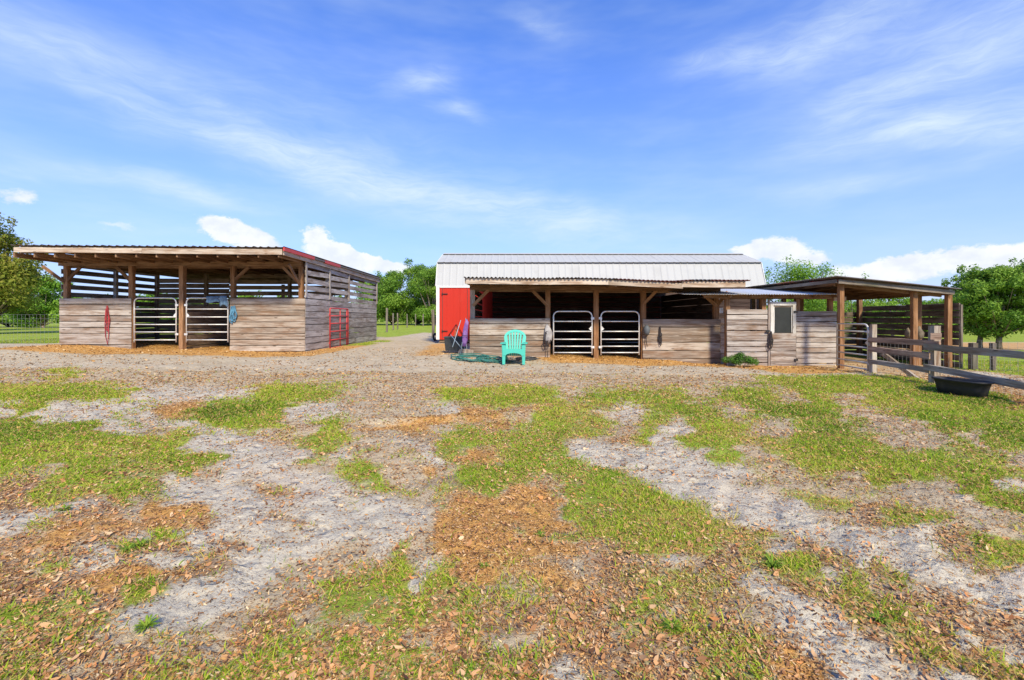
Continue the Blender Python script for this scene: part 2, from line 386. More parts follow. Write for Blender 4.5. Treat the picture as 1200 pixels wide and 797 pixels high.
# ------------------------------------------------------------------ materials
def new_mat(name):
    m = bpy.data.materials.new(name); m.use_nodes = True; g = NT(m.node_tree)
    b = g.n['Principled BSDF']; b.inputs['Specular IOR Level'].default_value = .25
    return m, g, b
def bump(g, b, h, dist, strength=1.0):
    n = g.new('ShaderNodeBump'); n.inputs['Strength'].default_value = strength; n.inputs['Distance'].default_value = dist
    g.put(n.inputs['Height'], h); g.l.new(n.outputs[0], b.inputs['Normal'])
def wood_mat(name, ca, cb, cc, stain, grain=1.0, green=0.0, dirt=.35):
    """weathered sawn timber: ca..cc tints per board, stain = brown streaks, grain along local X"""
    m, g, b = new_mat(name)
    tc = g.new('ShaderNodeTexCoord'); oi = g.new('ShaderNodeObjectInfo'); rnd = oi.outputs['Random']
    off = g.comb(g.math('MULTIPLY', rnd, 37.0), g.math('MULTIPLY', rnd, 91.0), g.math('MULTIPLY', rnd, 53.0))
    v = g.vmath('ADD', tc.outputs['Object'], off)
    fine = g.noise(g.mapping(v, (1.6, 40, 40)), 1.5 * grain, 5, .65, .4)
    blot = g.noise(g.mapping(v, (1.0, 3.2, 3.2)), 1.3, 5, .6, .3)
    blot2 = g.noise(g.mapping(v, (.55, 2.2, 2.2), (7, 3, 1)), 2.2, 4, .6)
    base = g.ramp(rnd, [(0, tuple(c * .80 for c in ca)), (.45, cb), (1, tuple(min(1, c * 1.12) for c in cc))])
    col = g.mix(g.step(blot, .42, .70), base, stain)
    col = g.mix(g.math('MULTIPLY', g.step(blot2, .5, .75), .5), col, tuple(min(1, c * 1.35) for c in cb))
    dark = tuple(c * .42 for c in stain)
    mid = g.noise(g.mapping(v, (.9, 13, 13), (3, 5, 9)), 1.6, 5, .62, .5)
    col = g.mix(g.math('MULTIPLY', g.step(mid, .50, .66), .62), col, tuple(c * .60 for c in stain))
    col = g.mix(g.math('MULTIPLY', g.step(mid, .50, .34), .45), col, tuple(min(1, c * 1.3) for c in cc))
    col = g.mix(g.math('MULTIPLY', g.step(fine, .52, .74), .55), col, dark)
    # knots
    vo = g.new('ShaderNodeTexVoronoi'); g.put(vo.inputs['Vector'], g.mapping(v, (1.1, 3.6, 3.6))); vo.inputs['Scale'].default_value = 1.25
    kn = g.math('SUBTRACT', 1.0, g.step(vo.outputs['Distance'], .05, .12))
    col = g.mix(g.math('MULTIPLY', kn, .7), col, tuple(c * .35 for c in stain))
    vn = g.new('ShaderNodeTexVoronoi'); g.put(vn.inputs['Vector'], g.mapping(v, (1.6, 9, 9), (4, 2, 7))); vn.inputs['Scale'].default_value = 1.0
    col = g.mix(g.math('MULTIPLY', g.math('SUBTRACT', 1.0, g.step(vn.outputs['Distance'], .05, .11)), .75), col, (.07, .045, .03))
    if green:
        col = g.mix(g.math('MULTIPLY', g.step(g.noise(v, 1.7, 4, .6), .5, .7), green), col, (.10, .11, .06))
    sx, sy, sz = g.xyz(tc.outputs['Object'])
    g.put(b.inputs['Base Color'], col); b.inputs['Roughness'].default_value = .88; b.inputs['Specular IOR Level'].default_value = .12
    h = g.math('ADD', g.math('MULTIPLY', fine, .8), g.math('MULTIPLY', blot, .3))
    bump(g, b, h, .006, .8)
    return m
M = {}
M['wood_grey'] = wood_mat('weathered grey boards', (.25, .205, .18), (.33, .28, .245), (.42, .375, .33), (.23, .15, .10))
M['wood_tan'] = wood_mat('weathered tan boards', (.24, .185, .14), (.34, .27, .21), (.43, .365, .30), (.23, .14, .085))
M['wood_side'] = wood_mat('grey side boards', (.27, .245, .225), (.36, .325, .30), (.43, .395, .365), (.22, .17, .14))  # side boards are a greyer wood
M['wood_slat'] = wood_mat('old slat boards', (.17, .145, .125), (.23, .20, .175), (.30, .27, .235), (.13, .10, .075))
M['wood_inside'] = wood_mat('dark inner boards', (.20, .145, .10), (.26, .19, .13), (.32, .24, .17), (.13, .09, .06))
M['wood_shade'] = wood_mat('inner boards darkened for shade', (.06, .038, .03), (.08, .052, .04), (.10, .066, .052), (.04, .026, .02))  # interior shade of the lean-to put into the board colour
M['wood_post'] = wood_mat('treated brown posts', (.26, .13, .06), (.32, .165, .08), (.35, .20, .11), (.19, .09, .038))
M['wood_fascia'] = wood_mat('pale fascia boards', (.42, .33, .245), (.50, .405, .315), (.55, .46, .37), (.34, .22, .14))
M['wood_beam'] = wood_mat('brown beams', (.20, .105, .055), (.25, .14, .075), (.29, .175, .10), (.14, .07, .033))
M['wood_fence'] = wood_mat('mossy fence timber', (.31, .26, .205), (.39, .33, .265), (.47, .41, .335), (.25, .16, .10), green=.3)
M['wood_mossy'] = wood_mat('dull mossy posts', (.15, .125, .10), (.20, .165, .135), (.25, .21, .17), (.13, .10, .07), green=.5)
M['wood_rail_brown'] = wood_mat('reddish fence rails', (.34, .21, .14), (.37, .24, .165), (.42, .29, .21), (.24, .13, .08))
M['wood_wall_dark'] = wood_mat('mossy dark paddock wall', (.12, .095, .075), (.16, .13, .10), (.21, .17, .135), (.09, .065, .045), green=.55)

def metal_mat(name, c, rust=None, rough=.45, metallic=.0, scale=3.0, amt=.5, spec=.4):
    m, g, b = new_mat(name); tc = g.new('ShaderNodeTexCoord'); oi = g.new('ShaderNodeObjectInfo')
    v = g.vmath('ADD', tc.outputs['Object'], g.comb(g.math('MULTIPLY', oi.outputs['Random'], 31.), 0., 0.))
    n = g.noise(v, scale, 6, .65); col = g.mix(g.math('MULTIPLY', g.noise(v, scale * .35, 4, .6), .35), c, tuple(x * .72 for x in c))
    if rust: col = g.mix(g.math('MULTIPLY', g.step(n, .50, .68), amt), col, rust)
    g.put(b.inputs['Base Color'], col); g.put(b.inputs['Roughness'], g.math('ADD', rough - .1, g.math('MULTIPLY', n, .25)))
    b.inputs['Metallic'].default_value = metallic; b.inputs['Specular IOR Level'].default_value = spec
    bump(g, b, n, .003, .4)
    return m
M['gate'] = metal_mat('galvanised gate pipe', (.78, .77, .74), (.36, .27, .20), .45, .3, 9, .6)
M['gate_warm'] = metal_mat('dull galvanised pipe', (.56, .53, .47), (.36, .28, .20), .5, .25, 6, .5)
M['red_pipe'] = metal_mat('faded red gate paint', (.52, .05, .05), (.24, .05, .04), .5, 0, 7, .4)
M['roof_dark'] = metal_mat('dull roofing seen edge on', (.13, .11, .10), (.20, .09, .05), .6, .2, 2.5, .6)
M['roof_rust'] = metal_mat('rusty maroon roofing', (.20, .075, .05), (.30, .13, .07), .65, .1, 2.5, .7)
M['roof_red'] = metal_mat('red roof edge', (.50, .05, .045), (.20, .05, .04), .5, 0, 3, .4)
M['roof_white'] = metal_mat('white barn roofing', (.43, .428, .41), (.33, .32, .30), .6, .0, 1.3, .35, .25)
M['roof_zinc'] = metal_mat('bright zinc sheets', (.68, .69, .69), (.46, .43, .40), .45, .25, 3.0, .4)
M['white_trim'] = metal_mat('white trim', (.78, .76, .72), (.5, .46, .4), .6, 0, 4, .3)
M['frame_grey'] = wood_mat('pale door trim', (.50, .47, .42), (.56, .53, .48), (.60, .57, .52), (.42, .37, .31))
M['black_metal'] = metal_mat('black iron', (.03, .03, .03), (.08, .05, .035), .6, .3, 9, .5)
M['dark_strip'] = metal_mat('dark joint and shade strip', (.07, .065, .06), (.14, .10, .08), .8, 0, 9, .5)
M['block'] = metal_mat('concrete block', (.36, .33, .29), (.26, .23, .19), .9, 0, 8, .6, .1)
def red_wall():
    m, g, b = new_mat('barn red siding'); tc = g.new('ShaderNodeTexCoord'); v = tc.outputs['Object']
    n = g.noise(g.mapping(v, (12, 12, 1.0)), 1.5, 5, .6); n2 = g.noise(v, 1.6, 4, .6)
    col = g.mix(g.math('MULTIPLY', g.step(n, .45, .7), .3), (.50, .026, .012), (.38, .022, .012))
    col = g.mix(g.math('MULTIPLY', g.step(n2, .55, .75), .18), col, (.50, .08, .05))
    sz = g.xyz(v)[2]
    g.put(b.inputs['Base Color'], col); b.inputs['Roughness'].default_value = .6; bump(g, b, n, .003, .5)
    return m
M['red_wall'] = red_wall()
def cloth_mat(name, c, c2=None, rough=.9, scale=8):
    m, g, b = new_mat(name); tc = g.new('ShaderNodeTexCoord'); n = g.noise(tc.outputs['Object'], scale, 5, .6)
    g.put(b.inputs['Base Color'], g.mix(g.step(n, .35, .7), c, c2 or tuple(x * .65 for x in c))); b.inputs['Roughness'].default_value = rough
    bump(g, b, n, .004, .5); return m
def plastic_mat(name, c, rough=.4, dirt=(.3, .25, .2), amt=.25, spec=.4):
    m, g, b = new_mat(name); tc = g.new('ShaderNodeTexCoord'); n = g.noise(tc.outputs['Object'], 7, 6, .65)
    g.put(b.inputs['Base Color'], g.mix(g.math('MULTIPLY', g.step(n, .5, .75), amt), c, dirt)); g.put(b.inputs['Roughness'], g.math('ADD', rough, g.math('MULTIPLY', n, .2)))
    b.inputs['Specular IOR Level'].default_value = spec; return m
M['teal'] = plastic_mat('teal chair plastic', (.065, .46, .35), .5, (.16, .34, .26), .4)
M['tub'] = plastic_mat('black rubber tub', (.018, .018, .020), .55, (.09, .075, .06), .35)
M['crate'] = plastic_mat('black tote plastic', (.025, .03, .032), .5, (.10, .09, .07), .3)
M['lid'] = plastic_mat('dark teal tote lid', (.03, .055, .055), .5, (.12, .11, .09), .3)
M['orange'] = plastic_mat('orange cone plastic', (.85, .20, .06), .5, (.4, .2, .1), .2)
M['hose'] = plastic_mat('green hose', (.035, .16, .13), .45, (.18, .2, .16), .45)
M['hose_grey'] = plastic_mat('dark hose', (.05, .055, .06), .5, (.2, .17, .13), .4)
M['pole_blue'] = plastic_mat('pale blue pole', (.30, .37, .42), .5)
M['pole_white'] = plastic_mat('whitish handle', (.62, .60, .56), .5)
M['purple'] = cloth_mat('purple canvas', (.16, .07, .24), (.28, .16, .36))
M['blue_cloth'] = cloth_mat('blue grey cloth', (.12, .20, .29), (.07, .11, .17))
M['blue_rope'] = cloth_mat('blue rope', (.12, .30, .44), (.05, .12, .2))
M['red_rope'] = cloth_mat('red rope', (.40, .05, .06), (.2, .03, .03))
M['grey_cloth'] = cloth_mat('grey sack cloth', (.40, .38, .37), (.22, .2, .2))
M['burlap'] = cloth_mat('brown burlap', (.20, .16, .11), (.11, .085, .06))
M['dark_leather'] = cloth_mat('dark leather', (.045, .035, .035), (.02, .018, .018), .6)
M['grey_bucket'] = plastic_mat('grey rubber', (.09, .10, .11), .6)
M['tyre'] = plastic_mat('tyre rubber', (.03, .03, .03), .7)
M['stump'] = wood_mat('stump', (.30, .23, .17), (.34, .27, .2), (.38, .3, .23), (.2, .14, .1))
def mesh_screen():
    m, g, b = new_mat('dark insect screen'); tc = g.new('ShaderNodeTexCoord')
    n = g.noise(tc.outputs['Object'], 3.5, 4, .6)
    g.put(b.inputs['Base Color'], g.mix(n, (.012, .013, .012), (.045, .048, .043))); b.inputs['Roughness'].default_value = .5
    return m
M['screen'] = mesh_screen()
M['wire'] = metal_mat('fence wire', (.34, .33, .31), (.25, .16, .10), .5, .5, 20, .6)

def leaf_mat(name, stops, transl=.35, rough=.55):
    m, g, b = new_mat(name); a = g.new('ShaderNodeAttribute'); a.attribute_name = 'rnd'
    col = g.ramp(a.outputs['Fac'], stops); g.put(b.inputs['Base Color'], col); b.inputs['Roughness'].default_value = rough
    b.inputs['Specular IOR Level'].default_value = .2
    tr = g.new('ShaderNodeBsdfTranslucent'); g.l.new(col, tr.inputs[0]); mx = g.new('ShaderNodeMixShader'); mx.inputs[0].default_value = transl
    out = g.n['Material Output']; g.l.new(b.outputs[0], mx.inputs[1]); g.l.new(tr.outputs[0], mx.inputs[2]); g.l.new(mx.outputs[0], out.inputs[0])
    return m
M['grass'] = leaf_mat('grass blades', [(0, (.08, .16, .010)), (.25, (.19, .33, .014)), (.5, (.34, .46, .022)), (.72, (.47, .51, .045)), (.86, (.60, .46, .12)), (1, (.56, .35, .16))], .4)
M['dead_leaf'] = leaf_mat('dead oak leaves', [(0, (.11, .05, .025)), (.2, (.28, .13, .055)), (.45, (.46, .22, .085)), (.7, (.58, .33, .15)), (.9, (.72, .50, .29)), (1, (.66, .26, .08))], .15, .6)
M['chip'] = leaf_mat('mulch chips', [(0, (.08, .045, .025)), (.25, (.24, .11, .04)), (.55, (.46, .235, .075)), (.85, (.60, .36, .135)), (1, (.68, .50, .28))], .05, .8)
M['crown_mid'] = leaf_mat('mid green foliage', [(0, (.06, .12, .018)), (.4, (.14, .27, .03)), (.75, (.24, .39, .045)), (1, (.34, .48, .07))], .45)
M['crown_olive'] = leaf_mat('olive foliage', [(0, (.08, .10, .02)), (.4, (.16, .21, .025)), (.75, (.26, .29, .035)), (1, (.38, .32, .06))], .45)
M['crown_bright'] = leaf_mat('bright foliage', [(0, (.08, .17, .022)), (.4, (.15, .30, .03)), (.75, (.24, .42, .04)), (1, (.34, .50, .08))], .45)
M['bush'] = leaf_mat('bush leaves', [(0, (.03, .08, .012)), (.5, (.07, .17, .022)), (1, (.15, .30, .045))], .35)
M['weed'] = leaf_mat('weed leaves', [(0, (.10, .18, .02)), (.5, (.22, .36, .03)), (1, (.40, .48, .06))], .4)
M['bark'] = wood_mat('bark', (.16, .12, .09), (.20, .155, .12), (.24, .19, .15), (.10, .07, .05), 1.0)

def ground_mat():
    m, g, b = new_mat('yard ground'); tc = g.new('ShaderNodeTexCoord'); v = tc.outputs['Object']
    at = {}
    for k in ('grass', 'sand', 'dirt', 'straw', 'leaf'):
        a = g.new('ShaderNodeAttribute'); a.attribute_name = 'w_' + k; at[k] = a.outputs['Fac']
    n_big = g.noise(v, .7, 5, .6); n_mid = g.noise(v, 5.0, 6, .65); n_fine = g.noise(v, 38, 5, .7); n_vf = g.noise(v, 160, 3, .7)
    vo = g.new('ShaderNodeTexVoronoi'); g.put(vo.inputs['Vector'], g.vmath('ADD', v, g.vmath('MULTIPLY', g.noise(v, 20, 2, .5, col=True), (.05, .05, .05)))); vo.inputs['Scale'].default_value = 26
    cell = vo.outputs['Color']; cd = vo.outputs['Distance']
    cr = g.xyz(cell)[0]
    flake = g.math('SUBTRACT', 1.0, g.step(cd, .25, .5))
    sand = g.mix(n_mid, (.47, .41, .31), (.63, .565, .435)); sand = g.mix(g.math('MULTIPLY', g.step(n_fine, .47, .70), .65), sand, (.25, .19, .155)); sand = g.mix(g.math('MULTIPLY', g.step(n_big, .5, .68), .35), sand, (.36, .29, .25))
    dirt = g.mix(n_mid, (.37, .285, .175), (.58, .475, .32)); dirt = g.mix(g.math('MULTIPLY', g.step(n_fine, .50, .66), .7), dirt, (.26, .175, .105))
    dirt = g.mix(g.math('MULTIPLY', g.math('MULTIPLY', flake, g.step(cr, .75, .85)), .55), dirt, (.55, .42, .30))
    damp = g.noise(g.mapping(v, (1, 1, 1), (9, 4, 0)), 1.35, 5, .6)
    dirt = g.mix(g.math('MULTIPLY', g.step(damp, .60, .72), .6), dirt, (.13, .085, .06))
    straw = g.mix(n_mid, (.44, .215, .060), (.64, .37, .12)); straw = g.mix(g.math('MULTIPLY', g.step(n_fine, .48, .70), .6), straw, (.26, .115, .035))
    straw = g.mix(g.math('MULTIPLY', g.step(n_vf, .55, .75), .5), straw, (.66, .48, .24))
    leaf = g.mix(n_fine, (.13, .075, .045), (.42, .25, .15)); leaf = g.mix(g.math('MULTIPLY', flake, g.step(cr, .4, .6)), leaf, (.45, .25, .14))
    grass = g.mix(n_fine, (.12, .19, .018), (.26, .36, .03)); grass = g.mix(g.step(n_mid, .35, .75), grass, (.38, .38, .07))
    grass = g.mix(g.math('MULTIPLY', g.step(n_big, .45, .7), .45), grass, (.24, .40, .04))
    grass = g.mix(g.math('MULTIPLY', g.step(n_vf, .55, .72), .45), grass, (.42, .30, .15))
    nn = g.math('MULTIPLY', g.math('SUBTRACT', g.math('ADD', g.math('MULTIPLY', n_mid, .55), g.math('MULTIPLY', n_fine, .45)), .5), 1.5)
    col = dirt
    for k, c in (('sand', sand), ('leaf', leaf), ('straw', straw), ('grass', grass)):
        f = g.step(g.math('ADD', at[k], nn), *((.08, .80) if k == 'sand' else (.25, .62)))
        if k == 'leaf': f = g.math('MULTIPLY', f, .85)
        col = g.mix(f, col, c)
    big = g.ramp(n_big, [(.3, (.90, .90, .90)), (.7, (1.1, 1.08, 1.05))])
    col = g.mix(1.0, col, big, 'MULTIPLY')
    g.put(b.inputs['Base Color'], col); b.inputs['Roughness'].default_value = .95; b.inputs['Specular IOR Level'].default_value = .08
    vh = g.new('ShaderNodeTexVoronoi'); g.put(vh.inputs['Vector'], g.vmath('ADD', v, g.vmath('MULTIPLY', g.noise(v, 6, 3, .6, col=True), (.16, .16, .16)))); vh.inputs['Scale'].default_value = 6.5
    hoof = g.math('MULTIPLY', g.step(vh.outputs['Distance'], .10, .42), g.math('ADD', at['sand'], g.math('MULTIPLY', at['dirt'], .7)))
    h = g.math('ADD', g.math('ADD', g.math('MULTIPLY', n_fine, .6), g.math('MULTIPLY', hoof, .9)), g.math('ADD', g.math('MULTIPLY', n_mid, 1.2), g.math('MULTIPLY', n_vf, .15)))
    bump(g, b, h, .035, .9)
    return m
M['ground'] = ground_mat()

# ------------------------------------------------------------------ ground
def build_ground():
    t = np.concatenate([np.arange(-6.2, -.5, .12), np.arange(-.5, 0, .03), np.arange(0, 4.2, .0115), np.arange(4.2, 9.3, .07)])
    Y = 1.0 + .6 * np.sinh(t)
    u = np.concatenate([-np.geomspace(8, 1.4, 24)[:-1], np.linspace(-1.4, 1.4, 520), np.geomspace(1.4, 8, 24)[1:]])
    S = np.sqrt(Y * Y + 1.2)
    X = u[None, :] * S[:, None]; YY = np.repeat(Y[:, None], len(u), 1)
    W = weights(X, YY); Z = ground_z(X, YY, W)
    nr, nc = X.shape; V = np.stack([X, YY, Z], -1).reshape(-1, 3)
    i = np.arange(nr * nc).reshape(nr, nc)
    Fq = np.stack([i[:-1, :-1], i[:-1, 1:], i[1:, 1:], i[1:, :-1]], -1).reshape(-1, 4)
    Wf = W.reshape(-1, 5)
    me = mesh_from('ground', V, Fq, attrs={'w_grass': Wf[:, 0], 'w_sand': Wf[:, 1], 'w_dirt': Wf[:, 2], 'w_straw': Wf[:, 3], 'w_leaf': Wf[:, 4]}, smooth=True)
    link('ground', me, M['ground'], kind='structure')
build_ground()

def scatter(n, dmin, dmax, power=1.0, umax=1.3):
    """ground points, denser toward the viewer: density ~ d^-power per square metre"""
    q = RNG.random(n)
    e = 2 - power
    d = (dmin ** e + q * (dmax ** e - dmin ** e)) ** (1 / e) if abs(e) > 1e-3 else dmin * (dmax / dmin) ** q
    return RNG.uniform(-umax, umax, n) * d, d

def build_grass():
    X, Y = scatter(820000, 1.2, 15.5, 1.15)
    k = (X < 8.9) ; X, Y = X[k], Y[k]
    X2, Y2 = RNG.uniform(-22, -15.3, 14000), RNG.uniform(17.2, 24, 14000)
    X3, Y3 = RNG.uniform(11.6, 17, 30000), RNG.uniform(7.5, 15, 30000)
    X4, Y4 = RNG.uniform(-7.3, -5.8, 6000), RNG.uniform(18, 25, 6000)
    X = np.concatenate([X, X2, X3, X4]); Y = np.concatenate([Y, Y2, Y3, Y4])
    W = weights(X, Y); tuft = fbm(X * 7, Y * 7, 3)
    p = W[:, 0] * 1.25 * sstep(tuft + W[:, 0] * .36 + (fbm(X * 1.9, Y * 1.9 + 40, 3) - .5) * .6, .34, .72)
    k = RNG.random(len(X)) < p; X, Y, W = X[k], Y[k], W[k]
    Z = ground_z(X, Y, W) - .006; n = len(X)
    sc_ = np.clip(Y / 4.0, .75, 2.2)
    tall = fbm(X * 2.3 + 9, Y * 2.3, 3)
    H = RNG.uniform(.012, .034, n) * (.55 + tall * .95) * np.clip(Y / 5, 1.0, 1.2)
    H *= np.where(RNG.random(n) < .04, 1.8, 1.0)
    Wd = RNG.uniform(.0018, .0038, n) * sc_ * 1.35
    a = RNG.uniform(0, 2 * math.pi, n); ax, ay = np.cos(a), np.sin(a)
    b = RNG.uniform(0, 2 * math.pi, n); lean = RNG.uniform(.3, 1.9, n) * H; lx, ly = np.cos(b) * lean, np.sin(b) * lean
    V = np.empty((n, 5, 3))
    V[:, 0] = np.stack([X - ax * Wd, Y - ay * Wd, Z], -1); V[:, 1] = np.stack([X + ax * Wd, Y + ay * Wd, Z], -1)
    V[:, 2] = np.stack([X + ax * Wd * .8 + lx * .35, Y + ay * Wd * .8 + ly * .35, Z + H * .6], -1)
    V[:, 3] = np.stack([X - ax * Wd * .8 + lx * .35, Y - ay * Wd * .8 + ly * .35, Z + H * .6], -1)
    V[:, 4] = np.stack([X + lx, Y + ly, Z + H], -1)
    i = np.arange(n) * 5
    hue = fbm(X * .8 + 70, Y * .8 + 3, 3)
    rnd = np.clip(.50 + (hue - .5) * .9 + RNG.normal(0, .17, n) - (W[:, 0] - .5) * .25, 0, 1)
    rnd = np.where(RNG.random(n) < .24, RNG.uniform(.8, 1, n), rnd)
    me = mesh_from('lawn_grass', V.reshape(-1, 3), np.stack([i, i + 1, i + 2, i + 3], -1), np.stack([i + 3, i + 2, i + 4], -1), {'rnd': np.repeat(rnd, 5)})
    link('patchy_grass', me, M['grass'], label='short patchy green grass growing across the sandy yard', cat='grass', kind='stuff')
build_grass()

def flakes(name, X, Y, L, Wd, mat, rnd, lift=.004, tilt=.5, curl=.25, pts=6):
    n = len(X); Z = ground_z(X, Y) + lift
    # unit leaf in the plane: pointed ends, curved along its length
    if pts == 6: prof = np.array([(-.5, 0), (-.2, .42), (.2, .5), (.5, 0), (.2, -.5), (-.2, -.42)])
    else: prof = np.array([(-.5, -.35), (.5, -.5), (.45, .5), (-.5, .4)])
    m = len(prof); a = RNG.uniform(0, 2 * math.pi, n); c, s = np.cos(a), np.sin(a)
    tx = RNG.normal(0, tilt, n); ty = RNG.normal(0, tilt, n); cu = RNG.uniform(-.2, 1, n) * curl
    V = np.empty((n, m, 3))
    for j, (pu, pv) in enumerate(prof):
        lx = pu * L; ly = pv * Wd * RNG.uniform(.75, 1.2, n)
        lz = cu * L * (pu * pu * 2) + np.abs(pv) * Wd * cu * .9
        z = lz + lx * tx * .5 + ly * ty
        V[:, j] = np.stack([X + lx * c - ly * s, Y + lx * s + ly * c, Z + z + np.abs(L * tx * .18)], -1)
    i = (np.arange(n) * m)[:, None]
    Fq = np.concatenate([i + np.array([0, 1, 2, 5]) * 0 + np.array([0, 5, 4, 1]), i + np.array([1, 4, 3, 2])]) if m == 6 else i + np.array([0, 1, 2, 3])
    me = mesh_from(name, V.reshape(-1, 3), Fq, attrs={'rnd': np.repeat(rnd, m)})
    return me
def build_litter():
    X, Y = scatter(280000, 1.1, 9.5, 1.5); W = weights(X, Y); cl = fbm(X * 3 + 31, Y * 3, 3)
    p = (W[:, 4] * 1.15 + W[:, 1] * .05 + W[:, 2] * .10 + W[:, 0] * .20 + W[:, 3] * .15) * .8 * sstep(cl + W[:, 4] * .3, .35, .7)
    k = RNG.random(len(X)) < p; X, Y = X[k], Y[k]; n = len(X)
    L = RNG.uniform(.010, .030, n) * np.clip(Y / 3, .9, 1.25); L = np.where(RNG.random(n) < .05, RNG.uniform(.030, .046, n), L); Wd = L * RNG.uniform(.20, .50, n)
    me = flakes('leaf_litter', X, Y, L, Wd, None, np.clip(RNG.normal(.52, .27, n), 0, 1), .005, .55, .9)
    link('fallen_leaves', me, M['dead_leaf'], label='dry curled brown oak leaves strewn over the foreground', cat='leaf litter', kind='stuff')
    X, Y = scatter(560000, 1.1, 10.5, 1.35); W = weights(X, Y); cl = fbm(X * 4 + 3, Y * 4 + 31, 3)
    p = (W[:, 3] * 1.0 + W[:, 4] * .75 + W[:, 2] * .30 + W[:, 1] * .10 + W[:, 0] * .30) * sstep(cl + .2, .3, .7)
    k = RNG.random(len(X)) < p; X, Y = X[k], Y[k]; n = len(X)
    L = RNG.uniform(.006, .026, n) * np.clip(Y / 4, .8, 1.9); Wd = L * RNG.uniform(.12, .42, n)
    me = flakes('wood_chips', X, Y, L, Wd, None, np.clip(RNG.normal(.48, .30, n), 0, 1), .003, .5, .2, 4)
    link('mulch_chips', me, M['chip'], label='orange brown mulch chips and shreds scattered in the yard', cat='mulch', kind='stuff')
    # straw and clods in the yard by the stalls
    n = 26000; X = RNG.uniform(-16, 10, n); Y = RNG.uniform(9.5, 17.5, n); W = weights(X, Y)
    k = RNG.random(n) < (W[:, 3] * 1.0 + W[:, 2] * .30 + W[:, 1] * .12); X, Y = X[k], Y[k]; n = len(X)
    L = RNG.uniform(.02, .07, n); Wd = L * RNG.uniform(.18, .5, n)
    me = flakes('straw_bits', X, Y, L, Wd, None, np.clip(RNG.normal(.55, .3, n), 0, 1), .006, .5, .2, 4)
    link('straw_scraps', me, M['chip'], label='loose golden straw scraps before the stalls', cat='straw', kind='stuff')
build_litter()
def build_clods():
    X, Y = scatter(90000, 1.2, 15.0, 1.1); W = weights(X, Y)
    k = RNG.random(len(X)) < (W[:, 2] * .5 + W[:, 1] * .30 + W[:, 3] * .12 + W[:, 4] * .3) * sstep(fbm(X * 2, Y * 2, 3), .4, .7); X, Y = X[k], Y[k]; n = len(X)
    Z = ground_z(X, Y); r = RNG.uniform(.003, .011, n) * np.clip(Y / 4, .8, 2.4)
    prof = np.array([(1, 0, 0), (0, 1, 0), (-1, 0, 0), (0, -1, 0), (0, 0, .8), (0, 0, -.6)])
    V = np.empty((n, 6, 3))
    for j in range(6):
        jx = RNG.uniform(.6, 1.3, n)
        V[:, j] = np.stack([X + prof[j, 0] * r * jx + prof[j, 1] * r * .3, Y + prof[j, 1] * r * jx, Z + prof[j, 2] * r * jx], -1)
    i = (np.arange(n) * 6)[:, None]
    T = np.concatenate([i + np.array(f) for f in ((0, 1, 4), (1, 2, 4), (2, 3, 4), (3, 0, 4), (1, 0, 5), (2, 1, 5), (3, 2, 5), (0, 3, 5))])
    me = mesh_from('clods', V.reshape(-1, 3), None, T, {'rnd': np.repeat(np.clip(RNG.normal(.22, .26, n), 0, 1), 6)})
    link('dirt_clods', me, M['chip'], label='small dark clods of earth lying on the bare yard', cat='dirt', kind='stuff')
build_clods()

# ------------------------------------------------------------------ sheds
def sheet(name, c0, c1, c2, c3, pitch, amp, mat, parent, thick=.004, prof='sine', label=None, jag=0.0):
    """corrugated sheet between the front edge c0-c1 and back edge c3-c2 (world points); ribs run front to back"""
    c0, c1, c2, c3 = map(Vector, (c0, c1, c2, c3)); L = (c1 - c0).length; n = max(2, int(round(L / pitch)) * (6 if prof == 'sine' else 5))
    nrm = (c1 - c0).cross(c3 - c0).normalized()
    if nrm.z < 0: nrm = -nrm
    V = []; Fc = []
    o0 = parent.location if parent else Vector()
    for i in range(n + 1):
        t = i / n; ph = t * L / pitch
        if prof == 'sine': h = amp * math.sin(ph * 2 * math.pi)
        else:
            f = ph - math.floor(ph); h = amp if f < .14 or f > .90 else 0
        a = c0.lerp(c1, t) + nrm * h; b = c3.lerp(c2, t) + nrm * h
        if jag: a = a + (c0 - c3).normalized() * random.uniform(-jag, jag) + nrm * random.uniform(0, jag) * .4
        for q in (a, b): V.append(q - o0); V.append(q - o0 + nrm * thick)
    for i in range(n):
        a = i * 4; b = a + 4
        Fc += [(a, b, b + 2, a + 2), (a + 1, a + 3, b + 3, b + 1), (a, a + 1, b + 1, b), (a + 2, b + 2, b + 3, a + 3)]
    Fc += [(0, 2, 3, 1), (n * 4, n * 4 + 1, n * 4 + 3, n * 4 + 2)]
    me = bpy.data.meshes.new(name); me.from_pydata([tuple(v) for v in V], [], Fc); me.update()
    return link(name, me, mat, parent, label)

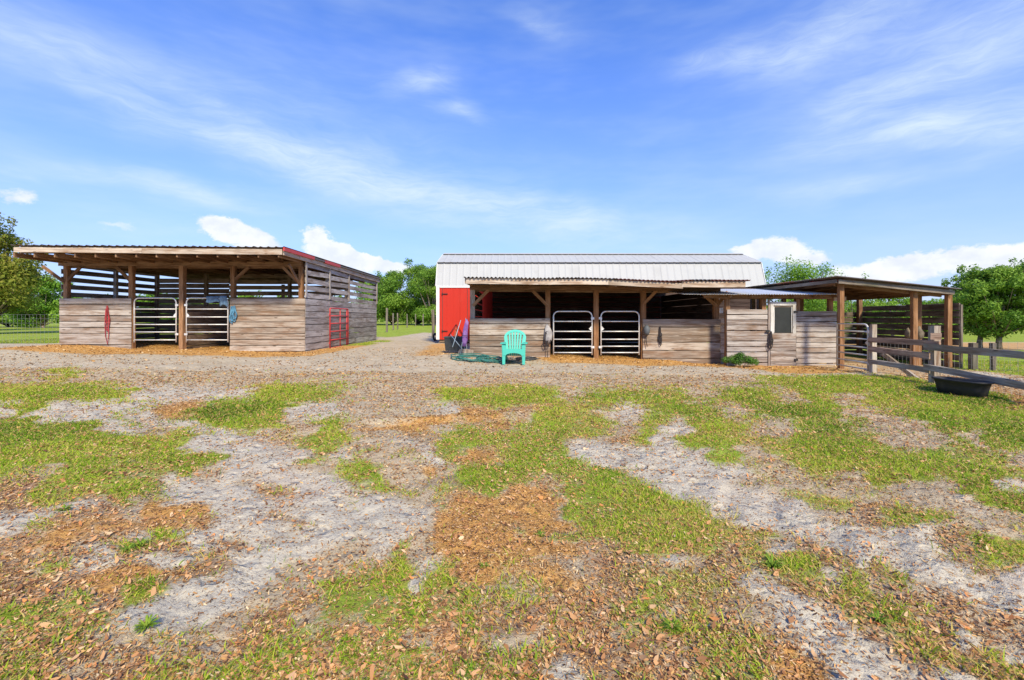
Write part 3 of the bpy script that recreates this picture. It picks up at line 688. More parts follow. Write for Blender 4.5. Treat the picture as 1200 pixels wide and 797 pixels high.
def planks(parent, p0, p1, z0, z1, rows, gap, mat, t=.035, jit=.005, names='board', splits=None, heights=None, off=0.0):
    """horizontal boards stacked between p0 and p1 (x,y pairs)"""
    h = (z1 - z0) / rows; z = z0
    for r in range(rows):
        hh = h if heights is None else heights[r]
        ts = [0, 1]
        if splits and (r % 3 != 1): ts = [0, splits + random.uniform(-.04, .04), 1]
        for a, b in zip(ts, ts[1:]):
            q0 = Vector((p0[0] + (p1[0] - p0[0]) * a, p0[1] + (p1[1] - p0[1]) * a, 0)); q1 = Vector((p0[0] + (p1[0] - p0[0]) * b, p0[1] + (p1[1] - p0[1]) * b, 0))
            dirv = (q1 - q0).normalized(); q0 = q0 + dirv * .002; q1 = q1 - dirv * (.002 + random.uniform(0, .006))
            dn = Vector((dirv.y, -dirv.x, 0)) * random.uniform(-.004, .008)
            e0 = random.uniform(-.012, .012) * min(1, gap * 18 + .25); e1 = random.uniform(-.012, .012) * min(1, gap * 18 + .25)
            bar(names, (q0.x + dn.x, q0.y + dn.y, z + hh / 2 + e0), (q1.x + dn.x, q1.y + dn.y, z + hh / 2 + e1), t, hh - gap - .009, mat, parent, seg=3, jit=jit)
        z += hh

def left_shed():
    D0, D1, D2 = 15.5, 19.65, 23.67; XL, XR = -15.4, -7.06; XM = -12.0
    s = thing('open_stall_shed', 'large weathered timber stall shed with flat roof and slatted upper sides', 'shed', (-11.2, 15.5, .1))
    zt = 1.95
    gL, gR = .30, .05
    px = [76, 152.5, 212, 272, 352]
    xs = [(p - CX) * D0 / F for p in px]
    # posts, front row behind the boards
    for i, x in enumerate(xs):
        bar('post', (x, D0 + .09, gz(x, D0) - .15), (x, D0 + .09, 3.22), .14 if i != 2 else .17, .14, M['wood_post'], s, up=(1, 0, 0))
    for x in (XL + .08, -13.2, -9.6, XR - .08):
        bar('post', (x, D1, 0), (x, D1, 3.2), .13, .13, M['wood_inside'], s, up=(1, 0, 0))
    for x in (-11.9, -9.4, XR - .08):
        bar('post', (x, D2, 0), (x, D2, 3.0), .13, .13, M['wood_inside'], s, up=(1, 0, 0))
    for y in (17.6,):
        for x in (XL + .08, XR - .08): bar('post', (x, y, 0), (x, y, 3.1), .10, .12, M['wood_side'], s, up=(1, 0, 0))
    # front half walls
    planks(s, (XL, D0), (xs[1] + .06, D0), .17, zt, 9, .012, M['wood_grey'], off=1)
    planks(s, (xs[3] - .06, D0), (XR + .02, D0), -.05, zt, 10, .010, M['wood_tan'])
    # right side wall
    planks(s, (XR, D0 + .03), (XR, 17.6), -.06, 1.95, 9, .012, M['wood_side'])
    planks(s, (XR, 17.6), (XR, D2), -.06, 1.95, 9, .012, M['wood_side'], splits=.42)
    for a, b, m in ((D0 + .03, 17.6, 'wood_side'), (17.6, D1, 'wood_side'), (D1, D2, 'wood_side')):
        for k in range(5):
            z = 2.07 + k * .258 + random.uniform(-.02, .02)
            tl = random.uniform(-.05, .05) if a < D1 else -.02
            bar('slat', (XR, a + .01, z), (XR, b - .01, z + tl), .025, .165, M[m], s, seg=3, jit=.006)
    for y in (D0 + .05, 17.6, D1, D2): bar('batten', (XR + .035, y, 2.0), (XR + .035, y, 3.3), .03, .09, M['wood_side'], s, up=(0, 1, 0))
    # left side wall
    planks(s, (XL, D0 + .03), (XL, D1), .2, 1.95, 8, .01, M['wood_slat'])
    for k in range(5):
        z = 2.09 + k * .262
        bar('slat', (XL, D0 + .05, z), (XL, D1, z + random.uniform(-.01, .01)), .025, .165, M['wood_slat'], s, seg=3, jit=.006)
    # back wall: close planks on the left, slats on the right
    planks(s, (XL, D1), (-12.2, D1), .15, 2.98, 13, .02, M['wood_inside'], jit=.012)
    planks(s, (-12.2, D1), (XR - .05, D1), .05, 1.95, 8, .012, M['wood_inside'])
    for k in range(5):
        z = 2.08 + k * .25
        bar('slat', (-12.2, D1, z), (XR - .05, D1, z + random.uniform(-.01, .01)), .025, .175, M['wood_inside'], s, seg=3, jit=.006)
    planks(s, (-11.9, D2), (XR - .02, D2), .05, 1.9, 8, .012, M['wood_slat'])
    # stall partition in the middle
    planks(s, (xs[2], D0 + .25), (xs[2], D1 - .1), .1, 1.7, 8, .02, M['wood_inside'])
    # roof frame
    F0 = 13.92
    def zr(y): return 3.20 + (y - F0) * -.004
    bar('header_beam', (XL - .02, D0 + .17, 3.11), (XR - .1, D0 + .17, 3.10), .045, .24, M['wood_beam'], s)
    bar('header_beam', (XL - .02, D0 - .02, 3.13), (XR - .1, D0 - .02, 3.11), .045, .16, M['wood_beam'], s)
    for i in range(14):
        x = XL + .12 + i * (XR - XL - .22) / 13
        bar('rafter', (x, F0 + .04, zr(F0) + .02), (x, D2 + .3, zr(D2) + .02), .045, .15, M['wood_beam'], s)
    for k in range(9):
        y = F0 + .35 + k * 1.18
        bar('purlin', (XL + .03, y, zr(y) + .125), (XR - .03, y, zr(y) + .125), .09, .04, M['wood_beam'], s)
    cuts = [XL + .12 + (XR - XL) * f for f in (0, .49, 1)]
    z0 = P(17, 297.0, F0).z; z1 = P(332, 299.5, F0).z
    xa, xm, xb = P(17, 0, F0).x, P(167, 0, F0).x, P(331, 0, F0).x
    zm = (z0 + z1) / 2
    bar('fascia_board', (xa, F0, z0 + .115), (xm - .004, F0, zm + .115), .035, .16, M['wood_fascia'], s, seg=4, jit=.005)
    bar('fascia_board', (xm + .004, F0 - .002, zm + .112), (xb, F0, z1 + .108), .035, .165, M['wood_fascia'], s, seg=4, jit=.005)
    bar('rake_board', (xb + .03, F0 + .02, z1 + .10), (xb + .03, D2 + .35, 3.20 + .02), .03, .17, M['wood_fascia'], s, seg=4)
    # roofing
    n = 9
    for i in range(n):
        x0 = xa - .05 + (xb - xa + .1) * i / n; x1 = xa - .05 + (xb - xa + .1) * (i + 1) / n + .03
        zf = z0 + .235 + (z1 - z0) * i / n
        sheet('roof_sheet', (x0, F0 - .07, zf), (x1, F0 - .07, zf), (x1, D2 + .4, 3.40), (x0, D2 + .4, 3.40), .235, .028, M['roof_dark'], s, prof='rib')
    zf = z1 + .215
    ys = [F0 - .05, 16.0, 16.9, 18.4, D2 + .42]
    for (a, b, m) in ((ys[0], ys[1], 'roof_red'), (ys[1], ys[2], 'roof_dark'), (ys[2], ys[3], 'roof_red'), (ys[3], ys[4], 'roof_dark')):
        za = zf + (3.36 - zf) * (a - F0) / 9.8; zb = zf + (3.36 - zf) * (b - F0) / 9.8
        bar('roof_edge_strip', (xb + .07, a, za - .02), (xb + .07, b - .01, zb - .02),   .05, .11 if m == 'roof_red' else .06, M[m], s)
    # knee braces
    def brace(x, sx, drop=.62, reach=.62, dy=0.0, y=None):
        y = y or D0 + .05
        bar('knee_brace', (x, y, 3.02 - drop), (x + sx * reach, y + dy, 3.02), .045, .10, M['wood_beam'], s, up=(0, 0, 1))
    brace(xs[0], -1, .55, .5, -.3); brace(xs[0], 1, .5, .5); brace(xs[1], -1, .5, .5); brace(xs[3], 1, .5, .55); brace(xs[4], -1, .62, .62)
    brace(xs[4] - .02, 0, .62, 0, -.75, D0)
    # tack ledge dark shapes stay out: only what the photo shows
    return xs, D0
LX, LD = left_shed()

def gate(name, label, cat, x, y, z, rz, w, h, mat, levels, group=None, r=.021, corner=.16, both=True, verts=(), legs=0.0, hinge=1):
    """tubular gate, origin at its bottom hinge corner, running along local +X"""
    t = thing(name, label, cat, (x, y, z), group, rz)
    pts = [(0, 0, -legs)]
    def arc(cx, cz, a0, a1): return [(cx + corner * math.cos(R(a)), 0, cz + corner * math.sin(R(a))) for a in np.linspace(a0, a1, 7)]
    if both: pts += arc(corner, h - corner, 180, 90)
    else: pts += [(0, 0, h)]
    pts += arc(w - corner, h - corner, 90, 0); pts += [(w, 0, -legs)]
    MB().tube(pts, r, 8).build('frame', mat, t, True)
    for z_ in levels: MB().tube([(r * .6, 0, z_), (w - r * .6, 0, z_)], r * .82, 8).build('bar', mat, t, True)
    for x_, z0, z1 in verts: MB().tube([(x_, .004, z0), (x_, .004, z1)], r * .8, 8).build('upright', mat, t, True)
    hx = 0 if hinge < 0 else w
    for z_ in (h * .18, h * .84):
        b = MB().box((hx + (.02 if hx else -.02), 0, z_), (.10, .035, .07)); b.build('hinge', M['gate'] if mat is not M['red_pipe'] else mat, t, bevel=.004)
    b = MB(); b.prism([(hx - (.10 if hx else -.10), h * .60), (hx, h * .68), (hx, h * .54)], .012); b.build('latch_plate', mat, t)
    return t
H5 = lambda h, fr: [h * f for f in fr]
G1 = 'silver tubular gates closing the left stalls'; G2 = 'silver tubular gates closing the middle stalls'
h_ = 1.50; fr = (.05, .23, .40, .57, .75)
zb = P(0, 401, LD).z
x0 = P(158.5, 0, LD).x; gate('stall_gate', 'silver tubular stall gate of the left shed, next to the wall with the red halter', 'gate', x0, LD - .03, zb, 0, P(207.5, 0, LD).x - x0, h_, M['gate'], H5(h_, fr), G1, hinge=1)
x0 = P(219.5, 0, LD).x; gate('stall_gate', 'silver tubular stall gate with blue cloth over its top bar', 'gate', x0, LD - .03, zb, 0, P(268, 0, LD).x - x0, h_, M['gate'], H5(h_, fr), G1, hinge=-1)
CD = 14.2
h_ = P(0, 365, CD).z - P(0, 416, CD).z; fr = (.055, .20, .36, .54, .77); zb = P(0, 416.0, CD).z
x0 = P(648.5, 0, CD).x; gate('stall_gate', 'white tubular stall gate just right of the hanging grey sack', 'gate', x0, CD - .03, zb, 0, P(693.5, 0, CD).x - x0, h_, M['gate'], H5(h_, fr), G2, hinge=1)
x0 = P(704, 0, CD).x; gate('stall_gate', 'white tubular stall gate beside the wall with dark halters', 'gate', x0, CD - .03, zb, 0, P(748.5, 0, CD).x - x0, h_, M['gate'], H5(h_, fr), G2, hinge=-1)
# red gate leaning against the side wall of the left shed
y0, y1 = 17.25, 19.2
gate('leaning_gate', 'faded red tubular gate leaning on the side of the left shed', 'gate', -6.90, y0, .03, math.atan2(y1 - y0, -.02), y1 - y0, 1.62, M['red_pipe'], H5(1.62, (.06, .25, .45, .64, .82)), None, r=.026, corner=.08, verts=((1.06, .05, 1.6), (1.80, .05, 1.6)), hinge=-1)

def center_shed():
    D0 = CD; s = thing('lean_to_stall_shed', 'low brown lean-to stall shed against the white roofed barn', 'shed', (2.6, 14.2, 0))
    X = lambda p: (p - CX) * D0 / F
    Zp = lambda y: CH + (HY - y) * D0 / F
    XL, XR = X(550.5), X(844)
    for i, p in enumerate((553.5, 642, 699, 754.5, 840)):
        x = X(p); bar('post', (x, D0 + .09, gz(x, D0) - .15), (x, D0 + .09, 2.26), .14, .15, M['wood_post'] if i else M['wood_fascia'], s, up=(1, 0, 0))
    planks(s, (XL, D0), (X(644.5), D0), Zp(419), Zp(373), 7, .010, M['wood_tan'])
    planks(s, (X(753), D0), (XR, D0), Zp(430), Zp(373.5), 6, .010, M['wood_tan'], heights=[.27, .24, .26, .23, .25, .245])
    # right-hand return beside the tack room
    planks(s, (XR + .02, D0 - .01), (X(851.5), D0 - .45), Zp(430), Zp(381), 6, .014, M['wood_side'])
    bar('board', (XR + .02, D0 - .012, Zp(376)), (X(851.5), D0 - .40, Zp(376)), .03, .14, M['wood_side'], s)
    # inner left side: slats on the red barn wall
    for k in range(9):
        bar('slat', (XL + .02, D0 + .05, .2 + k * .25), (XL + .02, 19.78, .2 + k * .25), .025, .215, M['wood_slat'], s)
    for k in range(9):
        bar('slat', (XR - .02, D0 + .12, .1 + k * .25), (XR - .02, 19.75, .1 + k * .25), .025, .24, M['wood_shade'], s)
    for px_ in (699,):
        planks(s, (X(px_), D0 + .3), (X(px_), 19.7), -.05, 1.3, 6, .02, M['wood_shade'])
    planks(s, (X(568), 19.8), (11.0, 19.8), .0, 2.62, 12, .016, M['wood_shade'])  # near-black boards added over the red siding to stand for interior shade
    planks(s, (XL + .1, 19.85), (X(583), 19.85), .0, 1.2, 5, .02, M['wood_shade'])
    # roof
    F0 = 13.0; fx = lambda p: (p - CX) * F0 / F; fz = lambda y: CH + (HY - y) * F0 / F
    bar('header_beam', (XL, D0 + .185, 2.22), (XR, D0 + .185, 2.16), .045, .2, M['wood_beam'], s)
    bar('header_beam', (XL, D0 + .0, 2.24), (XR, D0 + .0, 2.18), .045, .15, M['wood_beam'], s)
    n = 14
    for i in range(n):
        x = fx(549) + (fx(870) - fx(549)) * i / (n - 1); zf = fz(330.5) if i < 7 else fz(334)
        bar('rafter', (x, F0 + .03, zf + .02), (x, 19.95, 2.50), .045, .14, M['wood_beam'], s)
    seq = [((546, 329), (713, 330.5), .165), ((713.5, 330.8), (800, 335.2), .145), ((798.5, 333.2), (873, 333.2), .17)]
    for k, (a, b, hh) in enumerate(seq):
        bar('fascia_board', (fx(a[0]), F0 - .004 * k, fz(a[1])), (fx(b[0]), F0 - .004 * k, fz(b[1])), .035, hh, M['wood_fascia'], s, seg=4, jit=.007)
    bar('rake_board', (fx(546) - .02, F0 + .02, fz(329)), (fx(546) - .02, 19.0, 2.50), .03, .15, M['wood_fascia'], s)
    ys = [325.0, 325.2, 325.4, 325.8, 326.2, 325.6, 325.6, 326.2, 326.8, 328.0, 329.0, 329.6, 328.2, 328.2, 328.6]
    n = len(ys)
    for i in range(n):
        x0 = fx(543.5) + (fx(876) - fx(543.5)) * i / n; x1 = fx(543.5) + (fx(876) - fx(543.5)) * (i + 1) / n + .05
        z0 = fz(ys[i]) - .01; z1 = fz(ys[min(i + 1, n - 1)]) - .01
        sheet('roof_sheet', (x0, F0 - .09, z0), (x1, F0 - .09, z1), (x1, 19.9, 2.58), (x0, 19.9, 2.58), .115, .020, M['roof_rust'] if i in (8, 9, 10, 11, 13, 14) else M['roof_dark'], s, jag=.012)
    def brace(p, sx, reach=.5, z=2.16, drop=.5):
        bar('knee_brace', (X(p), D0 + .03, z - drop), (X(p) + sx * reach, D0 + .03, z), .045, .095, M['wood_post'], s)
    brace(554, 1); brace(642, -1); brace(754.5, 1, .4, 2.14, .42); brace(840, -1, .48, 2.1, .45); brace(841, 1, .32, 2.1, .42)
center_shed()

def barn():
    b = thing('storage_barn', 'long bright red barn with white gambrel metal roof', 'barn', (3.9, 20, .2))
    XL, XR = -3.3, 11.1; D0, D1 = 20.0, 24.0; zb, ze = .33, 2.69
    prof = [(20.0 - .03, 2.66), (20.36, 3.74), (22.0, 4.31), (23.64, 3.74), (24.03, 2.66)]
    n = 16
    for i in range(n):
        x0 = XL + .12 + (XR - XL - .12) * i / n; x1 = XL + .12 + (XR - XL - .12) * (i + 1) / n
        for (y, mtl) in ((D0, 'front'), (D1, 'rear')):
            m = MB(); m.box(((x0 + x1) / 2, y, (zb + ze) / 2), (x1 - x0 - .004, .03, ze - zb))
            sy = -1 if y == D0 else 1
            for k in range(3):
                m.box((x0 + (x1 - x0) * (k + .02) / 3 + .01, y + sy * .012, (zb + ze) / 2), (.016, .02, ze - zb - .004))
            o = m.build('wall_panel', M['red_wall'], b); o.location = -b.location
    for x in (XL, XR):
        m = MB(); m.prism([(D0 + .02, zb), (D1 - .02, zb), (D1 - .02, 2.66), (23.6, 3.7), (22, 4.25), (20.4, 3.7), (D0 + .02, 2.66)], .03, Matrix.Rotation(R(90), 4, 'Z') @ Matrix.Identity(4))
        # rotate local X to world Y
        o = m.build('end_wall', M['red_wall'], b); o.location = Vector((x, 0, 0)) - b.location
    bar('corner_trim', (XL + .045, D0 - .02, zb), (XL + .045, D0 - .02, ze), .05, .14, M['white_trim'], b, up=(1, 0, 0), jit=0)
    bar('corner_trim', (XR - .045, D0 - .02, zb), (XR - .045, D0 - .02, ze), .05, .14, M['white_trim'], b, up=(1, 0, 0), jit=0)
    bar('eave_trim', (XL + .13, D0 - .035, ze - .05), (XR - .13, D0 - .035, ze - .05), .03, .07, M['white_trim'], b, jit=0)
    bar('skid_beam', (XL + .1, D0 + .1, zb - .06), (XR, D0 + .1, zb - .06), .10, .12, M['wood_inside'], b)
    # door in the visible bay
    m = MB(); m.box((-1.95, D0 - .035, 1.50), (.012, .01, 2.25)); m.box((-3.05, D0 - .04, 1.50), (.014, .012, 2.25)); o = m.build('door_edge', M['dark_strip'], b); o.location = -b.location
    for z in (2.33, .70):
        m = MB(); m.box((-2.95, D0 - .048, z), (.26, .012, .035)); m.box((-3.06, D0 - .055, z), (.035, .03, .10)); o = m.build('hinge', M['black_metal'], b); o.location = -b.location
    for x in (XL + .25, -1.5, 1.2, 4, 6.7, 9.3, 10.9):
        m = MB()
        g0 = gz(x, D0 + .15)
        m.box((x, D0 + .2, (g0 - .05 + zb - .12) / 2), (.38, .19, zb - .12 - g0 + .05)); o = m.build('pier_block', M['block'], b, bevel=.01); o.location = -b.location
    # roofing
    for i in range(n):
        x0 = XL - .04 + (XR - XL + .08) * i / n; x1 = XL - .04 + (XR - XL + .08) * (i + 1) / n + .02
        for k in range(4):
            (ya, za), (yb, zb_) = prof[k], prof[k + 1]
            if k == 1: ya -= .05; za -= .012
            if k == 0: zb_ -= .0
            if k == 2: yb += .05; zb_ -= .012
            ua = Vector((0, yb - ya, zb_ - za)).normalized(); nn = Vector((0, -ua.z, ua.y)) if k < 2 else Vector((0, -ua.z, ua.y))
            off = .03 if k in (1, 2) else .0
            o = sheet('roof_sheet', (x0, ya, za + off), (x1, ya, za + off), (x1, yb, zb_ + off), (x0, yb, zb_ + off), .305, .015, M['roof_white'], b, prof='rib')
    bar('break_shade_strip', (XL - .02, 20.30, 3.745), (XR + .02, 20.30, 3.745), .03, .03, M['dark_strip'], b, jit=.001)  # dark strip added to draw the shadow line under the upper slope
    m = MB(); m.prism([(-.16, -.045), (0, .02), (.16, -.045), (.16, -.055), (0, .008), (-.16, -.055)], XR - XL, Matrix.Rotation(R(90), 4, 'Z'))
    o = m.build('ridge_cap', M['roof_white'], b); o.location = Vector(((XL + XR) / 2, 22, 4.39)) - b.location
    for i in range(47):
        x = XL + .1 + i * .305
        bar('closure_block', (x, 21.83, 4.335), (x + .19, 21.83, 4.335), .02, .030, M['dark_strip'], b, seg=1, jit=0) if i < 0 else None
    bar('ridge_closure', (XL, 21.845, 4.325), (XR, 21.845, 4.325), .02, .034, M['dark_strip'], b, seg=1, jit=0)
    # gable rake trims, white
    for x in (XL - .045, XR + .045):
        for k in range(4):
            (ya, za), (yb, zb_) = prof[k], prof[k + 1]
            bar('rake_trim', (x, ya, za), (x, yb, zb_), .02, .09, M['white_trim'], b, jit=0, seg=1)
barn()

def tack_room():
    D0 = 13.5; s = thing('tack_shed', 'narrow grey boarded tack room with screened door and zinc roof', 'shed', (8.2, 13.5, -.1))
    X = lambda p: (p - CX) * D0 / F; Z = lambda y: CH + (HY - y) * D0 / F
    planks(s, (X(851.5), D0), (X(899), D0), Z(431), Z(362.5), 11, .014, M['wood_grey'], t=.03, jit=.006)
    planks(s, (X(932.5), D0), (X(980), D0), Z(432), Z(364.5), 11, .014, M['wood_grey'], t=.03, jit=.006)
    for p, m in ((853.5, 'wood_beam'), (896, 'wood_post'), (935.5, 'wood_post'), (974.5, 'wood_post')):
        bar('post', (X(p), D0 + .08, -.25), (X(p), D0 + .08, Z(349)), .12, .12, M[m], s, up=(1, 0, 0))
    for x in (X(860), X(934), X(977)):
        bar('post', (x, 16.0, -.25), (x, 16.0, 2.1), .12, .12, M['wood_inside'], s, up=(1, 0, 0))
    bar('header_beam', (X(850), D0 + .16, Z(347.5)), (X(984), D0 + .16, Z(348)), .04, .13, M['wood_beam'], s)
    bar('header_beam', (X(824), D0 - .05, Z(347.5)), (X(984), D0 - .05, Z(348)), .04, .12, M['wood_beam'], s)
    bar('beam_end', (X(974), D0 - .10, Z(350.5)), (X(988), D0 - .10, Z(350.5)), .04, .12, M['wood_fascia'], s)
    for k in range(6):
        x = X(852) + k * .62
        bar('rafter', (x, D0 - .25, Z(346.2) - .02), (x, 16.1, 2.19), .04, .10, M['wood_beam'], s)
    # door (its parts hang under it)
    dr = link('door', MB().box((0, 0, 0), (.72, .025, 1.80)).mesh('door'), M['wood_inside'], s)
    cx = (X(902) + X(931)) / 2; zc = (Z(354) + Z(431)) / 2
    dr.location = Vector((cx, D0 - .012, zc)) - s.location
    dr.scale = (1, 1, 1)
    x0, x1 = X(901.5), X(931.5)
    bar('trim', (x0 + .05, D0 - .04, Z(391)), (x0 + .05, D0 - .04, Z(354.5)), .03, .09, M['frame_grey'], dr, up=(1, 0, 0))
    bar('trim', (x1 - .05, D0 - .04, Z(391)), (x1 - .05, D0 - .04, Z(354.5)), .03, .09, M['frame_grey'], dr, up=(1, 0, 0))
    bar('trim', (x0, D0 - .043, Z(356)), (x1, D0 - .043, Z(356)), .03, .10, M['frame_grey'], dr)
    z = Z(430.5)
    for k in range(6):
        hh = (Z(390.5) - Z(430.5)) / 6
        bar('board', (x0 + .004, D0 - .04, z + hh / 2), (x1 - .004, D0 - .04, z + hh / 2 + random.uniform(-.005, .005)), .028, hh - .012, M['wood_grey'], dr); z += hh
    sc_ = MB().box((0, 0, 0), (X(927) - X(905), .006, Z(360) - Z(390))).build('screen', M['screen'], dr)
    sc_.location = Vector(((X(905) + X(927)) / 2, D0 - .030, (Z(360) + Z(390)) / 2)) - s.location - dr.location
    bar('batten', (X(905.5), D0 - .048, Z(389.7)), (X(905.5), D0 - .048, Z(359.5)), .016, .02, M['frame_grey'], dr, up=(1, 0, 0))
    bar('batten', (X(926.5), D0 - .048, Z(389.7)), (X(926.5), D0 - .048, Z(359.5)), .016, .02, M['frame_grey'], dr, up=(1, 0, 0))
    for (px_, py_) in ((930.5, 365.5), (931, 421.5), (898, 388)):
        h = MB().box((0, 0, 0), (.10, .03, .06)).build('hinge' if px_ > 920 else 'latch', M['black_metal'], s); h.location = Vector((X(px_), D0 - .07, Z(py_))) - s.location
    # gap boards right of the stall shed
    bar('jamb', (X(900.3), D0 - .02, Z(432)), (X(900.3), D0 - .02, Z(351)), .05, .05, M['wood_grey'], s, up=(1, 0, 0))
    # roof
    F0 = 13.15; fx = lambda p: (p - CX) * F0 / F; fz = lambda y: CH + (HY - y) * F0 / F
    xs = np.linspace((800 - CX) * F0 / F, fx(983), 7)
    for a, b in zip(xs, xs[1:]):
        sheet('roof_sheet', (a, F0, fz(344.8)), (b + .04, F0, fz(345.2)), (b + .04, 16.2, 2.30), (a, 16.2, 2.30), .075, .012, M['roof_zinc'], s)
tack_room()

def pole_shed():
    s = thing('pole_shed', 'open pole shed with sagging rusty roof and slatted side wall, at the far right', 'shed', (10.8, 12.5, -.05))
    D0 = 12.5; X = lambda p: (p - CX) * D0 / F; Z = lambda y: CH + (HY - y) * D0 / F
    for p, y0, y1 in ((985, 331, 434), (1070.5, 339, 430), (1111, 343.5, 434)):
        bar('post', (X(p), D0, Z(y1)), (X(p), D0, Z(y0)), .112, .12, M['wood_post'], s, up=(1, 0, 0))
    XL = X(985); 
    for (x, y, zt) in ((XL + .05, 16.7, 2.2), (12.75, 16.7, 1.98), (10.6, 16.7, 2.1), (11.68, 13.1, 2.02)):
        bar('post', (x, y, -.2), (x, y, zt), .13, .13, M['wood_post'] if y < 14 else M['wood_beam'], s, up=(1, 0, 0))
    # slatted side wall
    ya, yb = 12.35, 16.85; xa, xb = P(1124.5, 0, 12.35).x, 12.95
    zt = CH + (HY - 357) * 12.35 / F
    h = (zt + .16) / 9
    for k in range(9):
        z = -.10 + k * h + h / 2
        for (t0, t1) in ((0, .47), (.47, 1)):
            e = random.uniform(-.015, .015)
            bar('slat', (xa + (xb - xa) * t0, ya + (yb - ya) * t0 + .004, z + e), (xa + (xb - xa) * t1, ya + (yb - ya) * t1 - .004, z - e), .03, h - random.uniform(.018, .04), M['wood_wall_dark'], s, seg=3, jit=.008)
    bar('corner_post', (xa + .03, ya, -.2), (xa + .03, ya, zt + .0), .05, .06, M['wood_wall_dark'], s, up=(1, 0, 0))
    for k in range(8):
        bar('slat', (XL + .1, 16.86, -.0 + k * .2), (12.9, 16.86, 0 + k * .2), .03, .17, M['wood_wall_dark'], s, seg=2, jit=.008)
    # roof frame and sheets
    zL, zR = CH + (HY - 331) * 12.3 / F, CH + (HY - 344) * 12.3 / F
    XR = P(1117, 0, 12.3).x
    lerpz = lambda x: zL + (zR - zL) * (x - XL) / (XR - XL)
    bar('fascia_board', (XL - .22, 12.28, lerpz(XL - .22)), (XR, 12.28, zR + .02), .035, .10, M['wood_mossy'], s, seg=4, jit=.01)
    bar('header_beam', (XL - .1, 12.60, lerpz(XL - .1) - .02), (XR - .05, 12.60, zR - .02), .04, .14, M['wood_beam'], s)
    for k in range(7):
        x = XL + .05 + k * (XR - XL - .1) / 6
        bar('rafter', (x, 12.31, lerpz(x) + .01), (x + .35, 16.8, lerpz(x) + .02), .04, .11, M['wood_beam'], s)
    for k in range(5):
        y = 12.9 + k * .95
        bar('purlin', (XL - .1, y, lerpz(XL) + .085), (XR + .2, y, zR + .085), .08, .035, M['wood_beam'], s)
    bar('rake_board', (XL - .26, 12.3, lerpz(XL - .2) + .01), (XL - .26, 16.9, lerpz(XL - .2) + .02), .035, .09, M['wood_mossy'], s)
    n = 5
    for i in range(n):
        ya_, yb_ = 12.15 + i * .97, 12.15 + (i + 1) * .97 + .05
        za, zb = lerpz(XL - .3) + .125 + i * .004, lerpz(XR + .1) + .125 + i * .004
        sheet('roof_sheet', (XL - .34, yb_, za), (XL - .34, ya_, za), (XR + .08 + i * .15, ya_, zb), (XR + .08 + i * .15, yb_, zb), .075, .012, M['roof_rust'] if i == 2 else M['roof_dark'], s, jag=.008)
    sheet('loose_sheet', P(948, 331, 13.6), P(984, 329.2, 12.4), P(990, 327.9, 12.4), P(952, 329, 13.6), .09, .012, M['roof_red'], s, jag=.01)
    return s
pole_shed()

# ------------------------------------------------------------------ fences
def wire_mesh(parent, a, b, z0, z1, step, rows, r=.0022):
    a = Vector((a[0], a[1], 0)); b = Vector((b[0], b[1], 0)); L = (b - a).length; m = MB(); o0 = parent.location
    n = int(L / step)
    for i in range(n + 1):
        p = a.lerp(b, i / n) - o0; g0 = z0 + o0.z
        m.tube([(p.x, p.y, z0 - o0.z), (p.x + random.uniform(-.01, .01), p.y, z1 - o0.z)], r, 3)
    for k in range(rows):
        z = z0 + (z1 - z0) * k / (rows - 1) - o0.z
        m.tube([tuple((a.lerp(b, t) - o0))[:2] + (z + random.uniform(-.008, .008),) for t in np.linspace(0, 1, 8)], r, 3)
    o = m.build('wire_mesh', M['wire'], parent); o['kind'] = 'stuff'; return o

def front_fence():
    f = thing('paddock_fence', 'weathered post and rail paddock fence with wire mesh behind the black tub', 'fence', (8.6, 10, -.05))
    A = (8.73, 11.0); B = (8.54, 9.2); C = (8.36, 7.25); Dp = (8.2, 5.3)
    for (x, y), w in ((A, .11), (B, .13), (C, .12), (Dp, .12)):
        bar('post', (x, y, gz(x, y) - .2), (x, y, 1.13), w, w, M['wood_fence'], f, up=(1, 0, 0), jit=.008)
    rx = -.085
    for z0, z1 in ((.76, .77), (.545, .52), (.235, .225)):
        ext = .22 if z0 > .7 else 0
        dx = (B[0] - A[0]) / 1.8; 
        bar('rail', (A[0] + rx, A[1] + .03, z0), (B[0] + rx + dx * ext * .5, B[1] - ext, z1), .035, .12 if z0 > .3 else .11, M['wood_rail_brown'] if z0 > .3 else M['wood_fence'], f, seg=4, jit=.008)
    for (za, zb_, zc) in ((.70, .69, .69), (.295, .19, .12)):
        bar('rail', (B[0] + rx - .035, B[1] + .10, za), (C[0] + rx - .035, C[1], zb_), .035, .12, M['wood_fence'], f, seg=5, jit=.010)
        bar('rail', (C[0] + rx - .035, C[1] - .005, zb_), (Dp[0] + rx, Dp[1], zc), .035, .12, M['wood_fence'], f, seg=5, jit=.010)
    bar('brace', P(1034, 414, 11.2), P(1078, 447.5, 10.0), .04, .11, M['wood_fence'], f)
    wire_mesh(f, (A[0] + .08, A[1]), (B[0] + .08, B[1]), -.03, .72, .12, 6, .0016)
    wire_mesh(f, (B[0] + .08, B[1]), (C[0] + .08, C[1]), -.05, .72, .12, 6, .0016)
    wire_mesh(f, (C[0] + .08, C[1]), (Dp[0] + .08, Dp[1]), -.05, .72, .12, 6, .0016)
    bar('rail_block', P(1090, 394, 9.05), P(1103, 394.5, 8.95), .05, .13, M['wood_rail_brown'], f)
front_fence()
hx, hy = 8.80, 12.32; ex, ey = 8.70, 11.12
gw = math.hypot(hx - ex, hy - ey)
